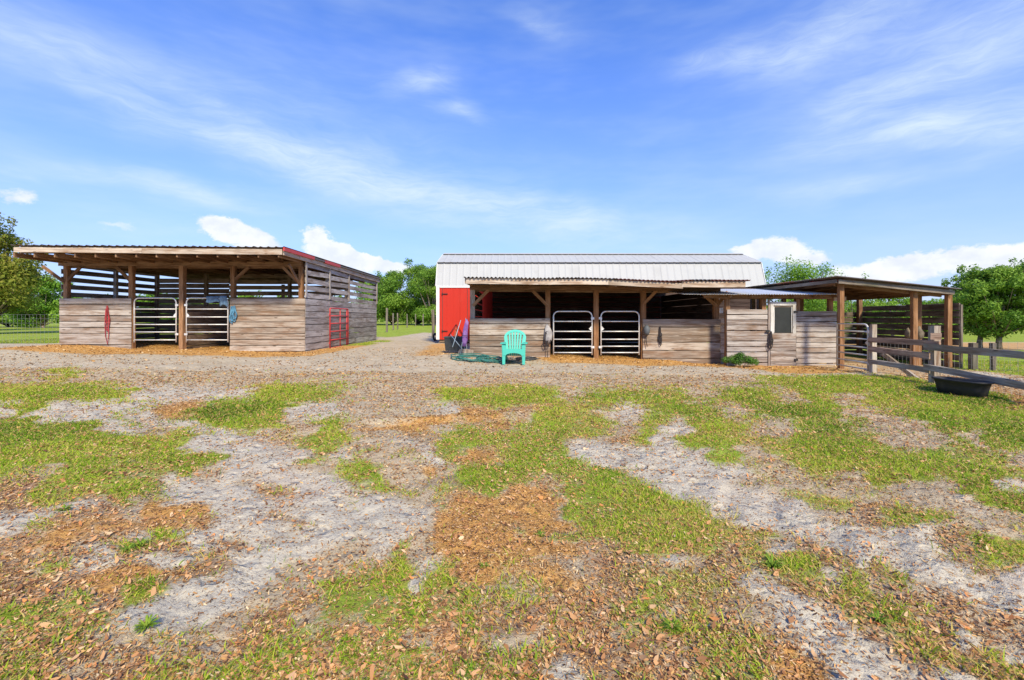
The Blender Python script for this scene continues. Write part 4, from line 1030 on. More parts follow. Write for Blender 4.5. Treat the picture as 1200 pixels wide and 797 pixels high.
gate('paddock_gate', 'dull silver six bar gate between the tack room and the fence post', 'gate', hx, hy, -.02, math.atan2(ey - hy, ex - hx), gw, 1.15, M['gate_warm'], H5(1.15, (.04, .18, .34, .50, .68, .84)), None, r=.022, corner=.13, both=False, hinge=1)

def back_fence():
    f = thing('pasture_fence', 'line of grey posts with wire at the edge of the green pasture', 'fence', (12.5, 11.8, 0))
    for px_, d, w in ((1140, 11.9, .16), (1163, 11.7, .11), (1226, 11.0, .12)):
        p = P(px_, 0, d); bar('post', (p.x, d, gz(p.x, d) - .2), (p.x, d, CH + (HY - 402) * d / F), w * .85, w * .8, M['wood_mossy'], f, up=(1, 0, 0), jit=.01)
    a = P(1140, 0, 11.9); b = P(1226, 0, 11.0); wire_mesh(f, (a.x, 11.9), (b.x, 11.0), -.05, .70, .15, 6)
back_fence()
def left_fence():
    f = thing('field_fence', 'thin wire mesh fence running left of the stall shed', 'fence', (-18, 16.6, .3))
    for x in (-16.3, -19.3, -22.5): bar('post', (x, 16.9, .1), (x, 16.9, 1.42), .05, .05, M['gate_warm'], f, up=(1, 0, 0))
    wire_mesh(f, (-22.5, 16.9), (-15.5, 16.9), .3, 1.40, .14, 8, .003)
left_fence()
def far_fence():
    f = thing('lane_fence', 'row of old grey posts with wire beyond the lane between the sheds', 'fence', (-5, 36, .1))
    for px_, yt, yb, d, w in ((453.5, 361, 386, 36, .20), (507.5, 363, 396, 27, .24), (466, 367, 382, 44, .16), (477, 368, 381, 50, .16), (487, 368, 380, 55, .16), (496, 368, 380, 55, .16), (461, 367, 383, 42, .16)):
        p = P(px_, 0, d); bar('post', (p.x, d, P(0, yb, d).z - .3), (p.x, d, P(0, yt, d).z), w * .62, w * .62, M['wood_mossy'], f, up=(1, 0, 0), jit=.02)
far_fence()

# ------------------------------------------------------------------ things in the yard
def chair():
    c = thing('adirondack_chair', 'empty turquoise plastic slatted lawn chair before the board wall', 'chair', (.07, 12.75, gz(.07, 12.5)), rz=R(-4))
    t = M['teal']
    # front towards -Y
    recl = Matrix.Translation((0, .10, .30)) @ Matrix.Rotation(R(-22), 4, 'X')
    n = 7; W = .50
    for i in range(n):
        u = (i - 3) / 3.0; x = u * W / 2 * .86; w = .052
        top = .66 - .17 * u * u; fan = 1 + .16
        b = MB(); b.prism([(x * .82 - w / 2, -.10), (x * .82 + w / 2, -.10), (x * fan + w / 2, top), (x * fan - w / 2, top)], .018, recl); b.build('back_slat', t, c, bevel=.004)
    arch = []
    for a in np.linspace(180, 0, 19): arch.append((.315 * math.cos(R(a)), .44 + .245 * math.sin(R(a))))
    inner = [(x * .80, .42 + (z - .44) * .78) for x, z in reversed(arch)]
    b = MB(); b.prism([(-.245, -.08)] + arch + [(.245, -.08), (.200, -.08)] + inner + [(-.200, -.08)], .030, recl); b.build('back_rim', t, c, bevel=.004)
    b = MB(); b.prism([(-.25, .02), (.25, .02), (.255, .075), (-.255, .075)], .034, recl); b.build('back_crosspiece', t, c, bevel=.004)
    for k in range(5):
        y = -.32 + k * .105; z = .385 - k * .025
        MB().box((0, y, z), (.50, .085, .02), Matrix.Rotation(R(-13), 3, 'X')).build('seat_slat', t, c, bevel=.005)
    for sx in (-1, 1):
        b = MB(); b.prism([(sx * .235, 0), (sx * .31, 0), (sx * .325, .56), (sx * .215, .56)], .07, Matrix.Translation((0, -.34, 0))); b.build('leg', t, c, bevel=.008)
        b = MB(); b.prism([(-.36, .26), (-.36, .40), (.05, .33), (.52, .10), (.52, 0), (.44, 0)], .035, Matrix.Translation((sx * .245, 0, 0)) @ Matrix.Rotation(R(90), 4, 'Z')); b.build('leg', t, c, bevel=.006)
        b = MB(); V = [(sx * .20, -.42), (sx * .37, -.40), (sx * .385, -.1), (sx * .33, .28), (sx * .26, .30), (sx * .235, -.1)]
        b.prism(V, .028, Matrix.Translation((0, 0, .575)) @ Matrix.Rotation(R(90), 4, 'X') @ Matrix.Scale(-1, 4, (0, 0, 1)))
        b.build('armrest', t, c, bevel=.008)
    ap = [(-.30, .43), (.30, .43), (.30, .24)] + [(.22 * math.cos(R(a)) , .24 + .075 * math.sin(R(a))) for a in np.linspace(0, 180, 11)] + [(-.30, .24)]
    b = MB(); b.prism(ap, .03, Matrix.Translation((0, -.37, 0))); b.build('apron', t, c, bevel=.006)
chair()

def tub():
    cx, cy = 8.02, 8.12; t = thing('stock_tub', 'long black rubber water tub on the grass along the fence', 'tub', (cx, cy, gz(cx, cy) - .01), rz=math.atan2(-.90, .12)); t.scale = (.80, .72, 1)
    def ring(a, b, z, n=40):
        out = []
        for i in range(n):
            an = 2 * math.pi * i / n; c, s = math.cos(an), math.sin(an)
            e = .72; out.append((a * math.copysign(abs(c) ** e, c), b * math.copysign(abs(s) ** e, s), z))
        return out
    h = .27; rings = [ring(.44, .235, 0), ring(.475, .265, h * .5), ring(.51, .295, h - .03), ring(.545, .33, h - .025), ring(.55, .335, h), ring(.515, .30, h + .004), ring(.49, .275, h - .04), ring(.44, .235, .03)]
    n = 40; V = [v for r in rings for v in r]; Fc = []
    for k in range(len(rings) - 1):
        for i in range(n): Fc.append((k * n + i, k * n + (i + 1) % n, (k + 1) * n + (i + 1) % n, (k + 1) * n + i))
    Fc.append(tuple(reversed(range(n)))); Fc.append(tuple(range((len(rings) - 1) * n, len(rings) * n)))
    m = MB(); m.add(V, Fc); m.build('shell', M['tub'], t, True)
    m = MB(); m.add([(x * .97, y * .97, .16) for x, y, z in ring(.475, .262, 0)], [tuple(range(40))]); 
    wm, g, b = new_mat('murky water'); b.inputs['Base Color'].default_value = (.03, .035, .03, 1); b.inputs['Roughness'].default_value = .05; b.inputs['Specular IOR Level'].default_value = .5
    m.build('water', wm, t)
tub()

def hose():
    m = MB(); g0 = 0
    def coil(cx, cy, a, b, turns, jx, ph, r, mat_mb, z0=.012):
        pts = []; N = int(turns * 28)
        zg = gz(cx, cy)
        for i in range(N):
            an = 2 * math.pi * i / 28 + ph; k = i / N
            ra = a * (1 + .22 * math.sin(an * .37 + ph) - .35 * k); rb = b * (1 + .25 * math.cos(an * .29) - .35 * k)
            x = cx + ra * math.cos(an) + jx * math.sin(i * .05); y = cy + rb * math.sin(an) + .05 * math.sin(i * .071)
            pts.append((x, y, gz(x, y) + z0 + .020 * (int(k * turns) % 4) + .006 * math.sin(i)))
        mat_mb.tube(pts, r, 6); return pts
    t = MB()
    coil(-1.15, 13.2, .55, .50, 7, .05, 0, .014, t, .03); coil(-.55, 13.1, .45, .42, 5, .10, 1, .014, t, .03)
    pts = [(-1.7 + .12 * i, 12.95 + .12 * math.sin(i * .8) + .02 * i, 0) for i in range(16)]
    t.tube([(x, y, gz(x, y) + .02) for x, y, z in pts], .013, 6)
    t.build('garden_hose', M['hose'], None, True, label='tangled green garden hose lying on the ground beside the turquoise chair', cat='hose')
    t = MB(); coil(.45, 13.55, .34, .22, 4, .03, 2, .012, t)
    pts = [(-.25 + .1 * i, 13.3 + .05 * math.sin(i * 1.3), 0) for i in range(9)]; t.tube([(x, y, gz(x, y) + .02) for x, y, z in pts], .012, 6)
    t.build('garden_hose', M['hose_grey'], None, True, label='dark coiled hose behind the legs of the turquoise chair', cat='hose')
hose()

def tote():
    d = 15.3; p = P(534.5, 0, d); z = P(0, 410.5, d).z
    t = thing('storage_tote', 'black plastic storage tote with dark lid against the red barn', 'tote', (p.x, d, z))
    h = .42; m = MB(); m.prism([(-.33, 0), (.33, 0), (.37, h), (-.37, h)], .44); m.build('body', M['crate'], t, bevel=.012)
    for k in range(4): MB().box((-.24 + k * .16, -.228, h * .5), (.02, .012, h * .8)).build('rib', M['crate'], t)
    MB().box((0, 0, h + .02), (.78, .48, .045)).build('lid', M['lid'], t, bevel=.01)
    # sign cone and frame on top
    c = thing('traffic_cone', 'small orange cone standing on the black tote', 'cone', (p.x + .0, d, z + h + .045))
    V = []; n = 20
    prof = [(.105, 0), (.10, .02), (.07, .03), (.045, .16), (.022, .30), (.012, .31)]
    for r_, zz in prof: V += [(r_ * math.cos(2 * math.pi * i / n), r_ * math.sin(2 * math.pi * i / n), zz) for i in range(n)]
    Fc = [(k * n + i, k * n + (i + 1) % n, (k + 1) * n + (i + 1) % n, (k + 1) * n + i) for k in range(len(prof) - 1) for i in range(n)] + [tuple(reversed(range(n))), tuple(range(5 * n, 6 * n))]
    m = MB(); m.add(V, Fc); m.build('cone', M['orange'], c, True)
    m = MB(); m.add([(x * 1.02, y * 1.02, zz) for (r_, zz) in ((.055, .12), (.038, .20)) for x, y in [(r_ * math.cos(2 * math.pi * i / n), r_ * math.sin(2 * math.pi * i / n)) for i in range(n)]], [(i, (i + 1) % n, n + (i + 1) % n, n + i) for i in range(n)]); m.build('band', M['orange'], c, True)
    r = thing('saddle_rack', 'black triangular metal rack on the tote in front of the red wall', 'rack', (p.x, d, z + h + .045))
    for y in (-.16, .16):
        MB().tube([(-.25, y, .012), (0, y, .38), (.25, y, .012)], .013, 6).build('leg', M['black_metal'], r, True)
    MB().tube([(0, -.2, .385), (0, .2, .385)], .014, 6).build('ridge_bar', M['black_metal'], r, True)
    for x in (-.22, .22): MB().tube([(x, -.17, .05), (x, .17, .05)], .011, 6).build('cross_bar', M['black_metal'], r, True)
tote()

def leaning_things():
    # folded purple camp chair leaning on the shed corner
    d = 14.6; x0 = P(547, 0, d).x; g0 = gz(x0, d)
    f = thing('folded_chair', 'folded purple camping chair leaning at the corner of the stall shed', 'folding chair', (x0, 14.0, g0))
    V, Fc = tube_geo([(-.02, -.02, .30), (.0, .0, .5), (.02, .03, .8), (.05, .06, 1.05), (.06, .07, 1.14)], [.06, .085, .08, .06, .02], 10)
    V = [(v[0] + .012 * math.sin(v[2] * 31), v[1] * .7 + .01 * math.cos(v[2] * 27), v[2]) for v in V]
    MB().add(V, Fc).build('canvas', M['purple'], f, True)
    for a, b in (((-.14, -.06, .0), (.03, .05, 1.10)), ((.07, -.04, .0), (.02, .05, 1.16)), ((-.03, .02, 0), (.09, .07, 1.05))):
        MB().tube([a, b], .010, 6).build('leg', M['pole_blue'], f, True)
    MB().tube([(-.10, -.085, .62), (0, -.10, .64), (.10, -.085, .62)], .010, 6).build('strap', M['dark_leather'], f, True)
    # poles standing beside it
    q = thing('manure_fork', 'pale handled manure fork leaning beside the folded purple chair', 'fork', (x0 - .32, 13.55, gz(x0 - .3, 13.5)))
    MB().tube([(.0, 0, .30), (.20, .42, 1.10)], .011, 7).build('handle', M['pole_blue'], q, True)
    m = MB()
    for k in range(7): m.tube([(-.09 + k * .03, .01, .30), (-.10 + k * .033, -.05, .12), (-.105 + k * .035, -.11, .03)], .004, 5)
    m.tube([(-.10, .01, .30), (.10, .01, .30)], .008, 5); m.build('tines', M['black_metal'], q, True)
    q = thing('broom', 'blue handled broom resting against the black tote', 'broom', (P(541, 0, 14.5).x - .12, 14.75, gz(-1.6, 14.7)))
    MB().tube([(.14, -.12, .16), (-.30, .22, .62)], .012, 7).build('handle', M['pole_blue'], q, True)
    m = MB(); m.prism([(.04, .17), (.24, .17), (.30, .0), (-.02, .0)], .05, Matrix.Translation((0, -.12, 0))); m.build('bristles', M['straw_b'] if 'straw_b' in M else M['stump'], q)
    # short stump of timber under the hose
    s = thing('timber_stub', 'short brown timber stub standing at the foot of the shed corner', 'timber block', (P(549, 0, 13.9).x, 13.9, gz(-1.3, 13.9)))
    bar('stub', (s.location.x, 13.9, s.location.z - .03), (s.location.x + .03, 13.9, s.location.z + .20), .20, .26, M['stump'], s, up=(1, 0, 0), jit=.015)
    # black tyre by the lane fence
    t = thing('old_tyre', 'black tyre leaning at the post left of the red barn', 'tyre', (P(510, 0, 22.5).x, 22.5, gz(-3.8, 22.5)), rz=R(70)); t.scale = (.6, .6, .6)
    V = []; Fc = []; n = 28; m_ = 10
    for i in range(n):
        a = 2 * math.pi * i / n
        for k in range(m_):
            b = 2 * math.pi * k / m_; rr = .25 + .09 * math.cos(b)
            V.append((rr * math.cos(a), .09 * math.sin(b), .33 + rr * math.sin(a)))
    for i in range(n):
        for k in range(m_): Fc.append((i * m_ + k, i * m_ + (k + 1) % m_, ((i + 1) % n) * m_ + (k + 1) % m_, ((i + 1) % n) * m_ + k))
    MB().add(V, Fc).build('tread', M['tyre'], t, True)
leaning_things()

def tack():
    def loops(parent, cx, y, ztop, zbot, w, n, mat, r=.008, seed=0):
        rr = random.Random(seed); m = MB()
        for k in range(n):
            zt = ztop - rr.uniform(0, .05); zb = zbot + rr.uniform(0, (ztop - zbot) * .35); ww = w * rr.uniform(.3, 1); ox = rr.uniform(-w, w) * .35
            pts = []
            for i in range(20):
                a = 2 * math.pi * i / 20
                pts.append((cx + ox * (1 if math.sin(a) < 0 else .3) + ww / 2 * math.cos(a) * (.5 if math.sin(a) > 0 else 1.0), y - .01 - .006 * k, (zt + zb) / 2 + (zt - zb) / 2 * math.sin(a)))
            m.tube(pts, r, 5, True)
        return m
    # red halter and lead rope on the left wall
    D = LD - .04
    t = thing('red_halter', 'red rope halter with long lead hanging on the left shed wall', 'halter', (P(126.5, 0, D).x, D, P(0, 380, D).z))
    W_ = lambda py: P(0, py, D).z - t.location.z
    loops(t, 0, 0, W_(358), W_(388), .16, 4, M['red_rope'], .009, 1).build('noseband', M['red_rope'], t, True)
    MB().tube([(-.04, -.03, W_(362)), (-.07, -.03, W_(380)), (-.05, -.03, W_(394)), (.02, -.03, W_(404)), (.06, -.03, W_(392)), (.05, -.03, W_(372))], .011, 6).build('lead_rope', M['red_rope'], t, True)
    # blue cloth over gate, blue ropes on the post
    def drape(name, label, cat, px0, px1, py0, py1, D, mat, over=.03, seed=3, skew=0):
        c = P((px0 + px1) / 2, (py0 + py1) / 2, D); rr = random.Random(seed)
        w = (px1 - px0) * D / F; h = (py1 - py0) * D / F; nx, nz = 12, 10; V = []; Fc = []
        for j in range(nz + 1):
            for i in range(nx + 1):
                u = i / nx - .5; v = j / nz
                V.append((u * w * (1 + .06 * math.sin(v * 5 + seed)) + skew * v * w, -over - .018 * math.sin(u * 17 + seed + v * 2) - .01 * math.sin(v * 9), h / 2 - v * h * (1 + .12 * math.sin(u * 6 + seed))))
        for j in range(nz):
            for i in range(nx): a = j * (nx + 1) + i; Fc.append((a, a + 1, a + nx + 2, a + nx + 1))
        me = bpy.data.meshes.new(name); me.from_pydata(V, [], Fc); me.update()
        o = link(name, me, mat, None, label, cat); o.location = c
        md = o.modifiers.new('thick', 'SOLIDIFY'); md.thickness = .012
        for p_ in me.polygons: p_.use_smooth = True
        return o
    drape('saddle_cloth', 'blue grey cloth draped flat over the top bar of the gate', 'cloth', 243, 257.5, 347.5, 354.5, LD - .05, M['blue_cloth'], .03, 3)
    drape('saddle_cloth', 'crumpled blue cloth hanging from the gate corner by the blue ropes', 'cloth', 258, 267.5, 347, 358.5, LD - .05, M['blue_cloth'], .05, 5, .12)
    D = LD - .05
    t = thing('blue_rope', 'bundle of blue lead ropes hanging on the post beside the gate', 'rope', (P(273, 0, D).x, D, P(0, 370, D).z))
    for k in range(7):
        rr = random.Random(k); m = loops(t, -.06 + .025 * k, -.01 * (k % 3), .34, -.36 + .05 * k * .5, .14, 1, M['blue_rope'], .014, k + 9); m.build('loop', M['blue_rope'], t, True)
    D = CD - .04
    t = thing('feed_sack', 'grey hanging sack with dark straps left of the middle gates', 'sack', (P(641.5, 0, D).x, D, P(0, 392, D).z))
    V, Fc = tube_geo([(-.04, -.03, .31), (.0, -.05, .22), (.02, -.07, .05), (.01, -.07, -.15), (.03, -.05, -.30)], [.03, .08, .13, .13, .04], 12)
    V = [(v[0] + .01 * math.sin(v[2] * 25), v[1] * .7, v[2]) for v in V]
    MB().add(V, Fc).build('bag', M['grey_cloth'], t, True)
    loops(t, -.04, -.10, .10, -.40, .20, 3, M['dark_leather'], .012, 4).build('strap', M['dark_leather'], t, True)
    MB().tube([(-.03, -.10, -.25), (-.02, -.11, -.5), (.0, -.11, -.65), (-.03, -.11, -.78)], .012, 6).build('strap', M['dark_leather'], t, True)
    t = thing('dark_halter', 'dark halter and muzzle hanging right of the second middle gate', 'halter', (P(757, 0, D).x, D, P(0, 388, D).z))
    V, Fc = tube_geo([(0, -.06, .18), (0, -.07, .08), (0, -.07, -.05), (.01, -.06, -.14)], [.05, .10, .09, .03], 10)
    MB().add(V, Fc).build('muzzle', M['grey_bucket'], t, True)
    loops(t, .0, -.02, .22, -.15, .12, 2, M['dark_leather'], .010, 2).build('headstall', M['dark_leather'], t, True)
    MB().tube([(.0, -.04, -.1), (-.01, -.05, -.3), (.02, -.05, -.48)], .012, 6).build('strap', M['dark_leather'], t, True)
    t = thing('dark_halter', 'thin dark bridle straps hanging in the middle of the boards right of the gates', 'halter', (P(773, 0, D).x, D, P(0, 394, D).z))
    loops(t, 0, 0, .32, -.40, .13, 4, M['dark_leather'], .010, 6).build('headstall', M['dark_leather'], t, True)
    MB().box((.02, -.03, .05), (.08, .03, .10)).build('buckle', M['dark_leather'], t, bevel=.006)
    # rope on tack-room door
    D = 13.5 - .09
    t = thing('door_rope', 'dark braided rope hanging from the latch of the tack room door', 'rope', (P(902.5, 0, D).x, D, P(0, 400, D).z))
    loops(t, .02, 0, .30, -.28, .13, 4, M['dark_leather'], .012, 8).build('loop', M['dark_leather'], t, True)
    # light switch box on the post
    D = CD + .0
    t = thing('switch_box', 'small white electric box on the rightmost post of the middle shed', 'box', (P(844.5, 0, D).x, D, P(0, 364, D).z))
    MB().box((0, -.02, 0), (.10, .06, .16)).build('case', M['white_trim'], t, bevel=.006); MB().box((0, -.055, .02), (.03, .012, .05)).build('switch', M['pole_white'], t)
    # bag hung in the pole shed
    t = thing('hay_net', 'brown lumpy hay net hanging on an inner post of the pole shed', 'hay net', (P(1066, 0, 12.75).x, 12.75, P(0, 391, 12.75).z))
    for dx, s in ((-.06, .55), (.26, .7)):
        V, Fc = tube_geo([(dx, 0, .30 * s), (dx, 0, .20 * s), (dx + .01, 0, .02), (dx, 0, -.16 * s), (dx, 0, -.24 * s)], [.03 * s, .08 * s, .15 * s, .12 * s, .03 * s], 12)
        V = [(v[0] + .012 * math.sin(v[2] * 40 + v[1] * 20), v[1] + .01 * math.cos(v[0] * 45), v[2]) for v in V]
        MB().add(V, Fc).build('net', M['burlap'], t, True)
tack()

# ------------------------------------------------------------------ foliage
def leaf_cloud(C, n, size, rng, upbias=.3, squash=1.0):
    """C: list of (cx,cy,cz,rx,ry,rz). Leaf quads scattered through clump shells."""
    C = np.array(C); vol = (C[:, 3] * C[:, 4] * C[:, 5]) ** .7; idx = rng.choice(len(C), n, p=vol / vol.sum())
    v = rng.normal(size=(n, 3)); v /= np.linalg.norm(v, axis=1)[:, None]
    rad = rng.random(n) ** .38
    Pp = C[idx, :3] + v * rad[:, None] * C[idx, 3:6]
    Pp += rng.normal(0, .05, (n, 3)) * C[idx, 3:4]
    nrm = v + rng.normal(0, .55, (n, 3)); nrm[:, 2] += upbias; nrm /= np.linalg.norm(nrm, axis=1)[:, None]
    a = np.cross(nrm, rng.normal(size=(n, 3))); a /= np.linalg.norm(a, axis=1)[:, None]; b = np.cross(nrm, a)
    s = size * rng.uniform(.4, 1.35, n) * .85; 
    V = np.empty((n, 4, 3))
    V[:, 0] = Pp - a * s[:, None]; V[:, 1] = Pp + b * (s * .5)[:, None]; V[:, 2] = Pp + a * s[:, None] ; V[:, 3] = Pp - b * (s * .5)[:, None]
    V[:, 2] += nrm * (s * .25)[:, None]
    cr = rng.random(len(C)); rnd = np.clip(.22 + .45 * cr[idx] + rng.normal(0, .18, n) + .12, 0, 1)
    return V.reshape(-1, 3), np.arange(n * 4).reshape(-1, 4), np.repeat(rnd, 4)

def tree(name, label, X, Y, h, w, mat, seed, n=9000, size=.14, trunk_h=.28, group=None, clumps=26, sparse=.34, z=None, multi=1, base=.18):
    rr = random.Random(seed); rng = np.random.default_rng(seed)
    z = gz(X, Y) if z is None else z
    t = thing(name, label, 'tree', (X, Y, z - .05), group)
    tr = MB(); C = []
    for s_ in range(multi):
        ox = rr.uniform(-.06, .06) * w
        top = Vector((ox + rr.uniform(-.05, .05) * w, 0, h * trunk_h)); r0 = h * .021 + .03
        tr.tube([(ox * .3, 0, -.2), (ox * .6, .02, h * trunk_h * .5), top], [r0 * 1.25, r0, r0 * .85], 8)
        for k in range(clumps // multi):
            a = rr.uniform(0, 2 * math.pi); e = rr.random() ** .6; f = rr.random()
            zz = h * (trunk_h * .9 + base * .0 + (1 - trunk_h * .9) * (.12 + .80 * f))
            prof = math.sin(math.pi * min(1, .18 + .80 * f)) ** .55
            R_ = w / 2 * prof * e * .86
            c = Vector((ox + R_ * math.cos(a), R_ * math.sin(a) * .9, zz)); q = w * rr.uniform(.10, .20) * (1 - .25 * f)
            C.append((c.x, c.y, c.z, q * rr.uniform(.9, 1.35), q * rr.uniform(.9, 1.3), q * rr.uniform(.6, .95)))
            if k % 2 == 0:
                mid = top.lerp(c, .5) + Vector((0, 0, -h * .03)); tr.tube([top * .92, mid, c], [r0 * .5, r0 * .3, r0 * .10], 5)
        for k in range(10):   # stray sprays reaching past the outline
            a = rr.uniform(0, 2 * math.pi); f = rr.uniform(.35, 1.0)
            R_ = w / 2 * math.sin(math.pi * min(1, .18 + .8 * f)) ** .5 * rr.uniform(.9, 1.15)
            zz = h * (trunk_h + (1 - trunk_h) * f * rr.uniform(.95, 1.08)); q = w * rr.uniform(.035, .07)
            C.append((R_ * math.cos(a), R_ * math.sin(a), zz, q, q, q * 1.3))
            tr.tube([top.lerp(Vector((R_ * math.cos(a), R_ * math.sin(a), zz)), .45), (R_ * math.cos(a), R_ * math.sin(a), zz)], [r0 * .16, r0 * .04], 4)
    tr.build('trunk', M['bark'], t, True)
    V, Fq, rnd = leaf_cloud(C, int(n * 1.5), size, rng)
    me = mesh_from('crown', V, Fq, attrs={'rnd': rnd}); link('crown', me, mat, t)
    return t
# left of the sheds
GL = 'trees behind the left stall shed'
def tpx(px_, d): return (px_ - CX) * d / F
tree('oak_tree', 'tallest olive green tree at the left edge, beside the stall shed roof', tpx(-8, 27), 27, 6.7, 5.4, M['crown_olive'], 1, 20000, .10, .16, clumps=56)
tree('oak_tree', 'second olive tree half outside the left edge, behind the tallest one', tpx(-70, 34), 34, 7.2, 7.5, M['crown_olive'], 2, 9000, .13, .22, clumps=34)
tree('field_tree', 'round bright green tree just left of the stall shed wall', tpx(52, 46), 46, 5.3, 5.4, M['crown_bright'], 3, 12000, .13, .05, clumps=46)
tree('field_tree', 'low green tree standing behind the olive tree at the left', tpx(12, 50), 50, 5.0, 6.0, M['crown_mid'], 4, 10000, .15, .05, clumps=46)
for k, (px_, d, h, w, lab) in enumerate(((95, 60, 4.0, 6.5, 'low green tree seen through the leftmost slats of the shed'), (135, 64, 3.8, 7.5, 'dark green tree seen through the slats above the first gate'),
                                    (185, 62, 4.2, 7.5, 'green tree seen through the slats near the middle post'), (240, 66, 4.0, 7.5, 'green tree seen through the slats behind the blue cloth'),
                                    (285, 62, 4.4, 7, 'green tree seen through the slats over the tan board wall'), (330, 60, 4.2, 6, 'green tree seen through the slats by the right corner post'),
                                    (385, 64, 4.4, 7, 'green tree seen through the slats of the shed side wall'))):
    tree('field_tree', lab, tpx(px_, d), d, h, w, M['crown_mid'] if k % 2 else M['crown_bright'], 30 + k, 3500, .20, .12, GL, 20)
# between the sheds
GM = 'trees beyond the lane between the sheds'
tree('pine_oak', 'broad green tree above the lane, nearest to the shed corner', tpx(458, 62), 62, 7.6, 7.5, M['crown_mid'], 5, 17000, .15, .03, GM, 56)
tree('pine_oak', 'tallest dense green tree in the gap between shed and barn', tpx(487, 66), 66, 8.8, 8.5, M['crown_mid'], 6, 20000, .15, .03, GM, 64)
tree('pine_oak', 'dense green tree touching the left end of the barn', tpx(512, 60), 60, 8.2, 7.0, M['crown_mid'], 7, 17000, .15, .03, GM, 56)
tree('pine_oak', 'smaller green tree partly hidden by the shed roof end', tpx(436, 70), 70, 7.2, 7.0, M['crown_bright'], 8, 9000, .17, .03, GM, 44)
# behind the buildings on the right
tree('shade_tree', 'airy bright green tree rising over the barn end and the pole shed', tpx(946, 33), 33, 5.75, 7.6, M['crown_bright'], 9, 19000, .085, .22, clumps=52, sparse=.3)
tree('shade_tree', 'thin light tree top showing right of the airy tree over the pole shed roof', tpx(1000, 38), 38, 4.7, 4.5, M['crown_mid'], 10, 3500, .09, .3, clumps=20)
tree('shade_tree', 'low green tree top peeping over the middle of the pole shed roof', tpx(1046, 44), 44, 4.7, 4.5, M['crown_bright'], 11, 4500, .12, .2, clumps=22)
GR = 'hedge trees behind the pole shed'
for k, (px_, d, h, w, lab) in enumerate(((965, 52, 3.4, 7, 'low bright hedge tree seen over the tack room panel'), (1015, 50, 3.6, 7, 'bright hedge tree seen through the pole shed near its gate'),
                                    (1065, 52, 3.7, 7, 'bright hedge tree seen between the two inner posts of the pole shed'), (1110, 50, 3.9, 7, 'bright hedge tree at the outer corner of the pole shed'))):
    tree('hedge_tree', lab, tpx(px_, d), d, h, w, M['crown_bright'], 50 + k, 5500, .17, .08, GR, 24)
# pasture trees on the right
tree('pasture_tree', 'green pasture tree with forked trunk nearest to the pole shed wall', tpx(1148, 25), 25, 4.55, 4.0, M['crown_mid'], 12, 12000, .085, .19, clumps=36)
tree('pasture_tree', 'green pasture tree with thick dark trunk at the right edge', tpx(1172, 24), 24, 4.7, 4.2, M['crown_mid'], 13, 14000, .085, .19, clumps=38)
tree('pasture_tree', 'green pasture tree cut by the right edge of the view', tpx(1212, 24), 24, 4.8, 4.6, M['crown_mid'], 14, 12000, .085, .19, clumps=34)
tree('distant_tree', 'distant yellow green tree under the pasture crowns', tpx(1150, 85), 85, 4.6, 14, M['crown_bright'], 15, 5000, .28, .06, clumps=24)
tree('distant_tree', 'distant green tree line end at the right edge', tpx(1200, 80), 80, 5.2, 14, M['crown_mid'], 16, 5000, .28, .06, clumps=24)

# far woods that nobody could count
def woods():
    rng = np.random.default_rng(77); C = []
    for k in range(150):
        X = -160 + 380 * k / 150 + rng.uniform(-2, 2); Y = 125 + rng.uniform(-8, 12); h = rng.uniform(3.5, 6.0)
        if X < -60: h *= 1.1
        C.append((X, Y, h * .45, 3.4, 3, h * .55)); C.append((X + rng.uniform(-2, 2), Y, h * .75, 2, 2, h * .3))
    V, Fq, rnd = leaf_cloud(C, 50000, .42, rng)
    link('far_woods', mesh_from('far_woods', V, Fq, attrs={'rnd': rnd}), M['crown_mid'], label='low dark green woods along the horizon', cat='woods', kind='stuff')
woods()

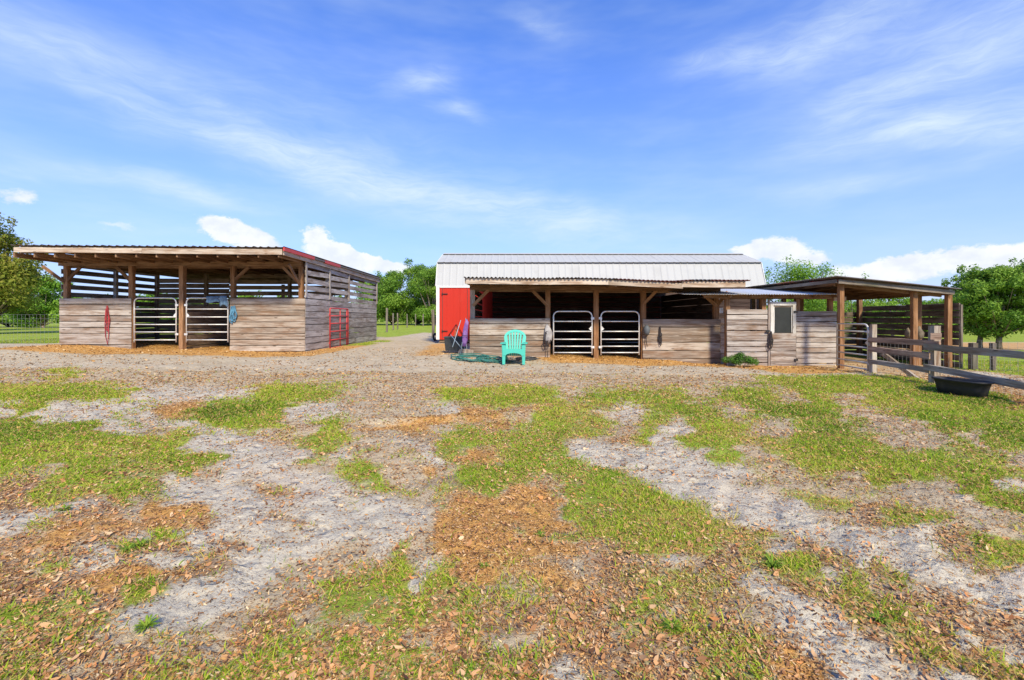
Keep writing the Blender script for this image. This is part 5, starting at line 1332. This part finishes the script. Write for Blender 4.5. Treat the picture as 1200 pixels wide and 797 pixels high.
def bush():
    x, y = P(868, 0, 13.1).x, 13.1; t = thing('leafy_bush', 'low leafy green bush at the foot of the tack room wall', 'bush', (x, y, gz(x, y)))
    rng = np.random.default_rng(5); C = []
    for k in range(16):
        a = rng.uniform(0, 6.28); r_ = rng.random() ** .5 * .42
        C.append((r_ * math.cos(a) * 1.05, r_ * math.sin(a) * .55, .10 + .22 * (1 - r_ / .5) + rng.uniform(0, .06), .13, .12, .10))
    V, Fq, rnd = leaf_cloud(C, 3800, .026, rng, .6)
    link('foliage', mesh_from('foliage', V, Fq, attrs={'rnd': rnd}), M['bush'], t)
    m = MB()
    for c in C[:10]: m.tube([(c[0] * .2, c[1] * .2, -.02), (c[0] * .7, c[1] * .7, c[2] * .6), (c[0], c[1], c[2])], .005, 4)
    m.build('stems', M['bark'], t)
bush()

def weed(px_, py_, s, label, seed, n=16):
    s *= .55; n *= 3
    d = F * CH / (py_ - HY); x = (px_ - CX) * d / F; t = thing('weed_plant', label, 'weed', (x, d, gz(x, d) - .004), 'small weeds in the bare yard')
    rr = random.Random(seed); V = []; Fc = []; rn = []
    for k in range(n):
        a = rr.uniform(0, 6.28); L = s * rr.uniform(.5, 1.1); w = L * .07; up = rr.uniform(.25, 1.0); c, q = math.cos(a), math.sin(a); b = len(V)
        for f, ww, zz in ((0, .25, 0), (.4, 1, .55 * up), (.75, .9, .75 * up), (1.0, .05, .62 * up)):
            V += [(L * f * c - w * ww * q, L * f * q + w * ww * c, L * zz), (L * f * c + w * ww * q, L * f * q - w * ww * c, L * zz)]
        Fc += [(b, b + 1, b + 3, b + 2), (b + 2, b + 3, b + 5, b + 4), (b + 4, b + 5, b + 7, b + 6)]; rn += [rr.random()] * 8
    link('leaves', mesh_from('leaves', V, Fc, attrs={'rnd': rn}), M['weed'], t)
    MB().tube([(0, 0, -.01), (.003, 0, s * .5)], s * .02, 5).build('stem', M['weed'], t)
weed(633, 626, .07, 'small pale green weed on the orange mulch heap in the middle', 1, 20)
weed(568, 664, .055, 'small green weed left of the mulch in the lower middle', 2, 14)
weed(165, 640, .10, 'bright green weed patch left of the pale sand strip', 3, 26)
weed(150, 648, .08, 'second bright weed just below the green weed patch', 4, 20)
weed(172, 738, .09, 'tufted green weed at the end of the sand strip, lower left', 5, 22)
weed(75, 600, .09, 'dark green weed at the lower edge of the left grass patch', 6, 22)
weed(58, 704, .05, 'grey green weed lying in brown leaves at the lower left', 7, 14)
weed(788, 742, .08, 'dark green bladed weed among leaves right of centre', 8, 22)
weed(905, 668, .11, 'bright green tuft beside the sand at the lower right', 9, 30)
weed(1030, 730, .08, 'yellowish tuft on the litter strip at the lower right', 10, 22)
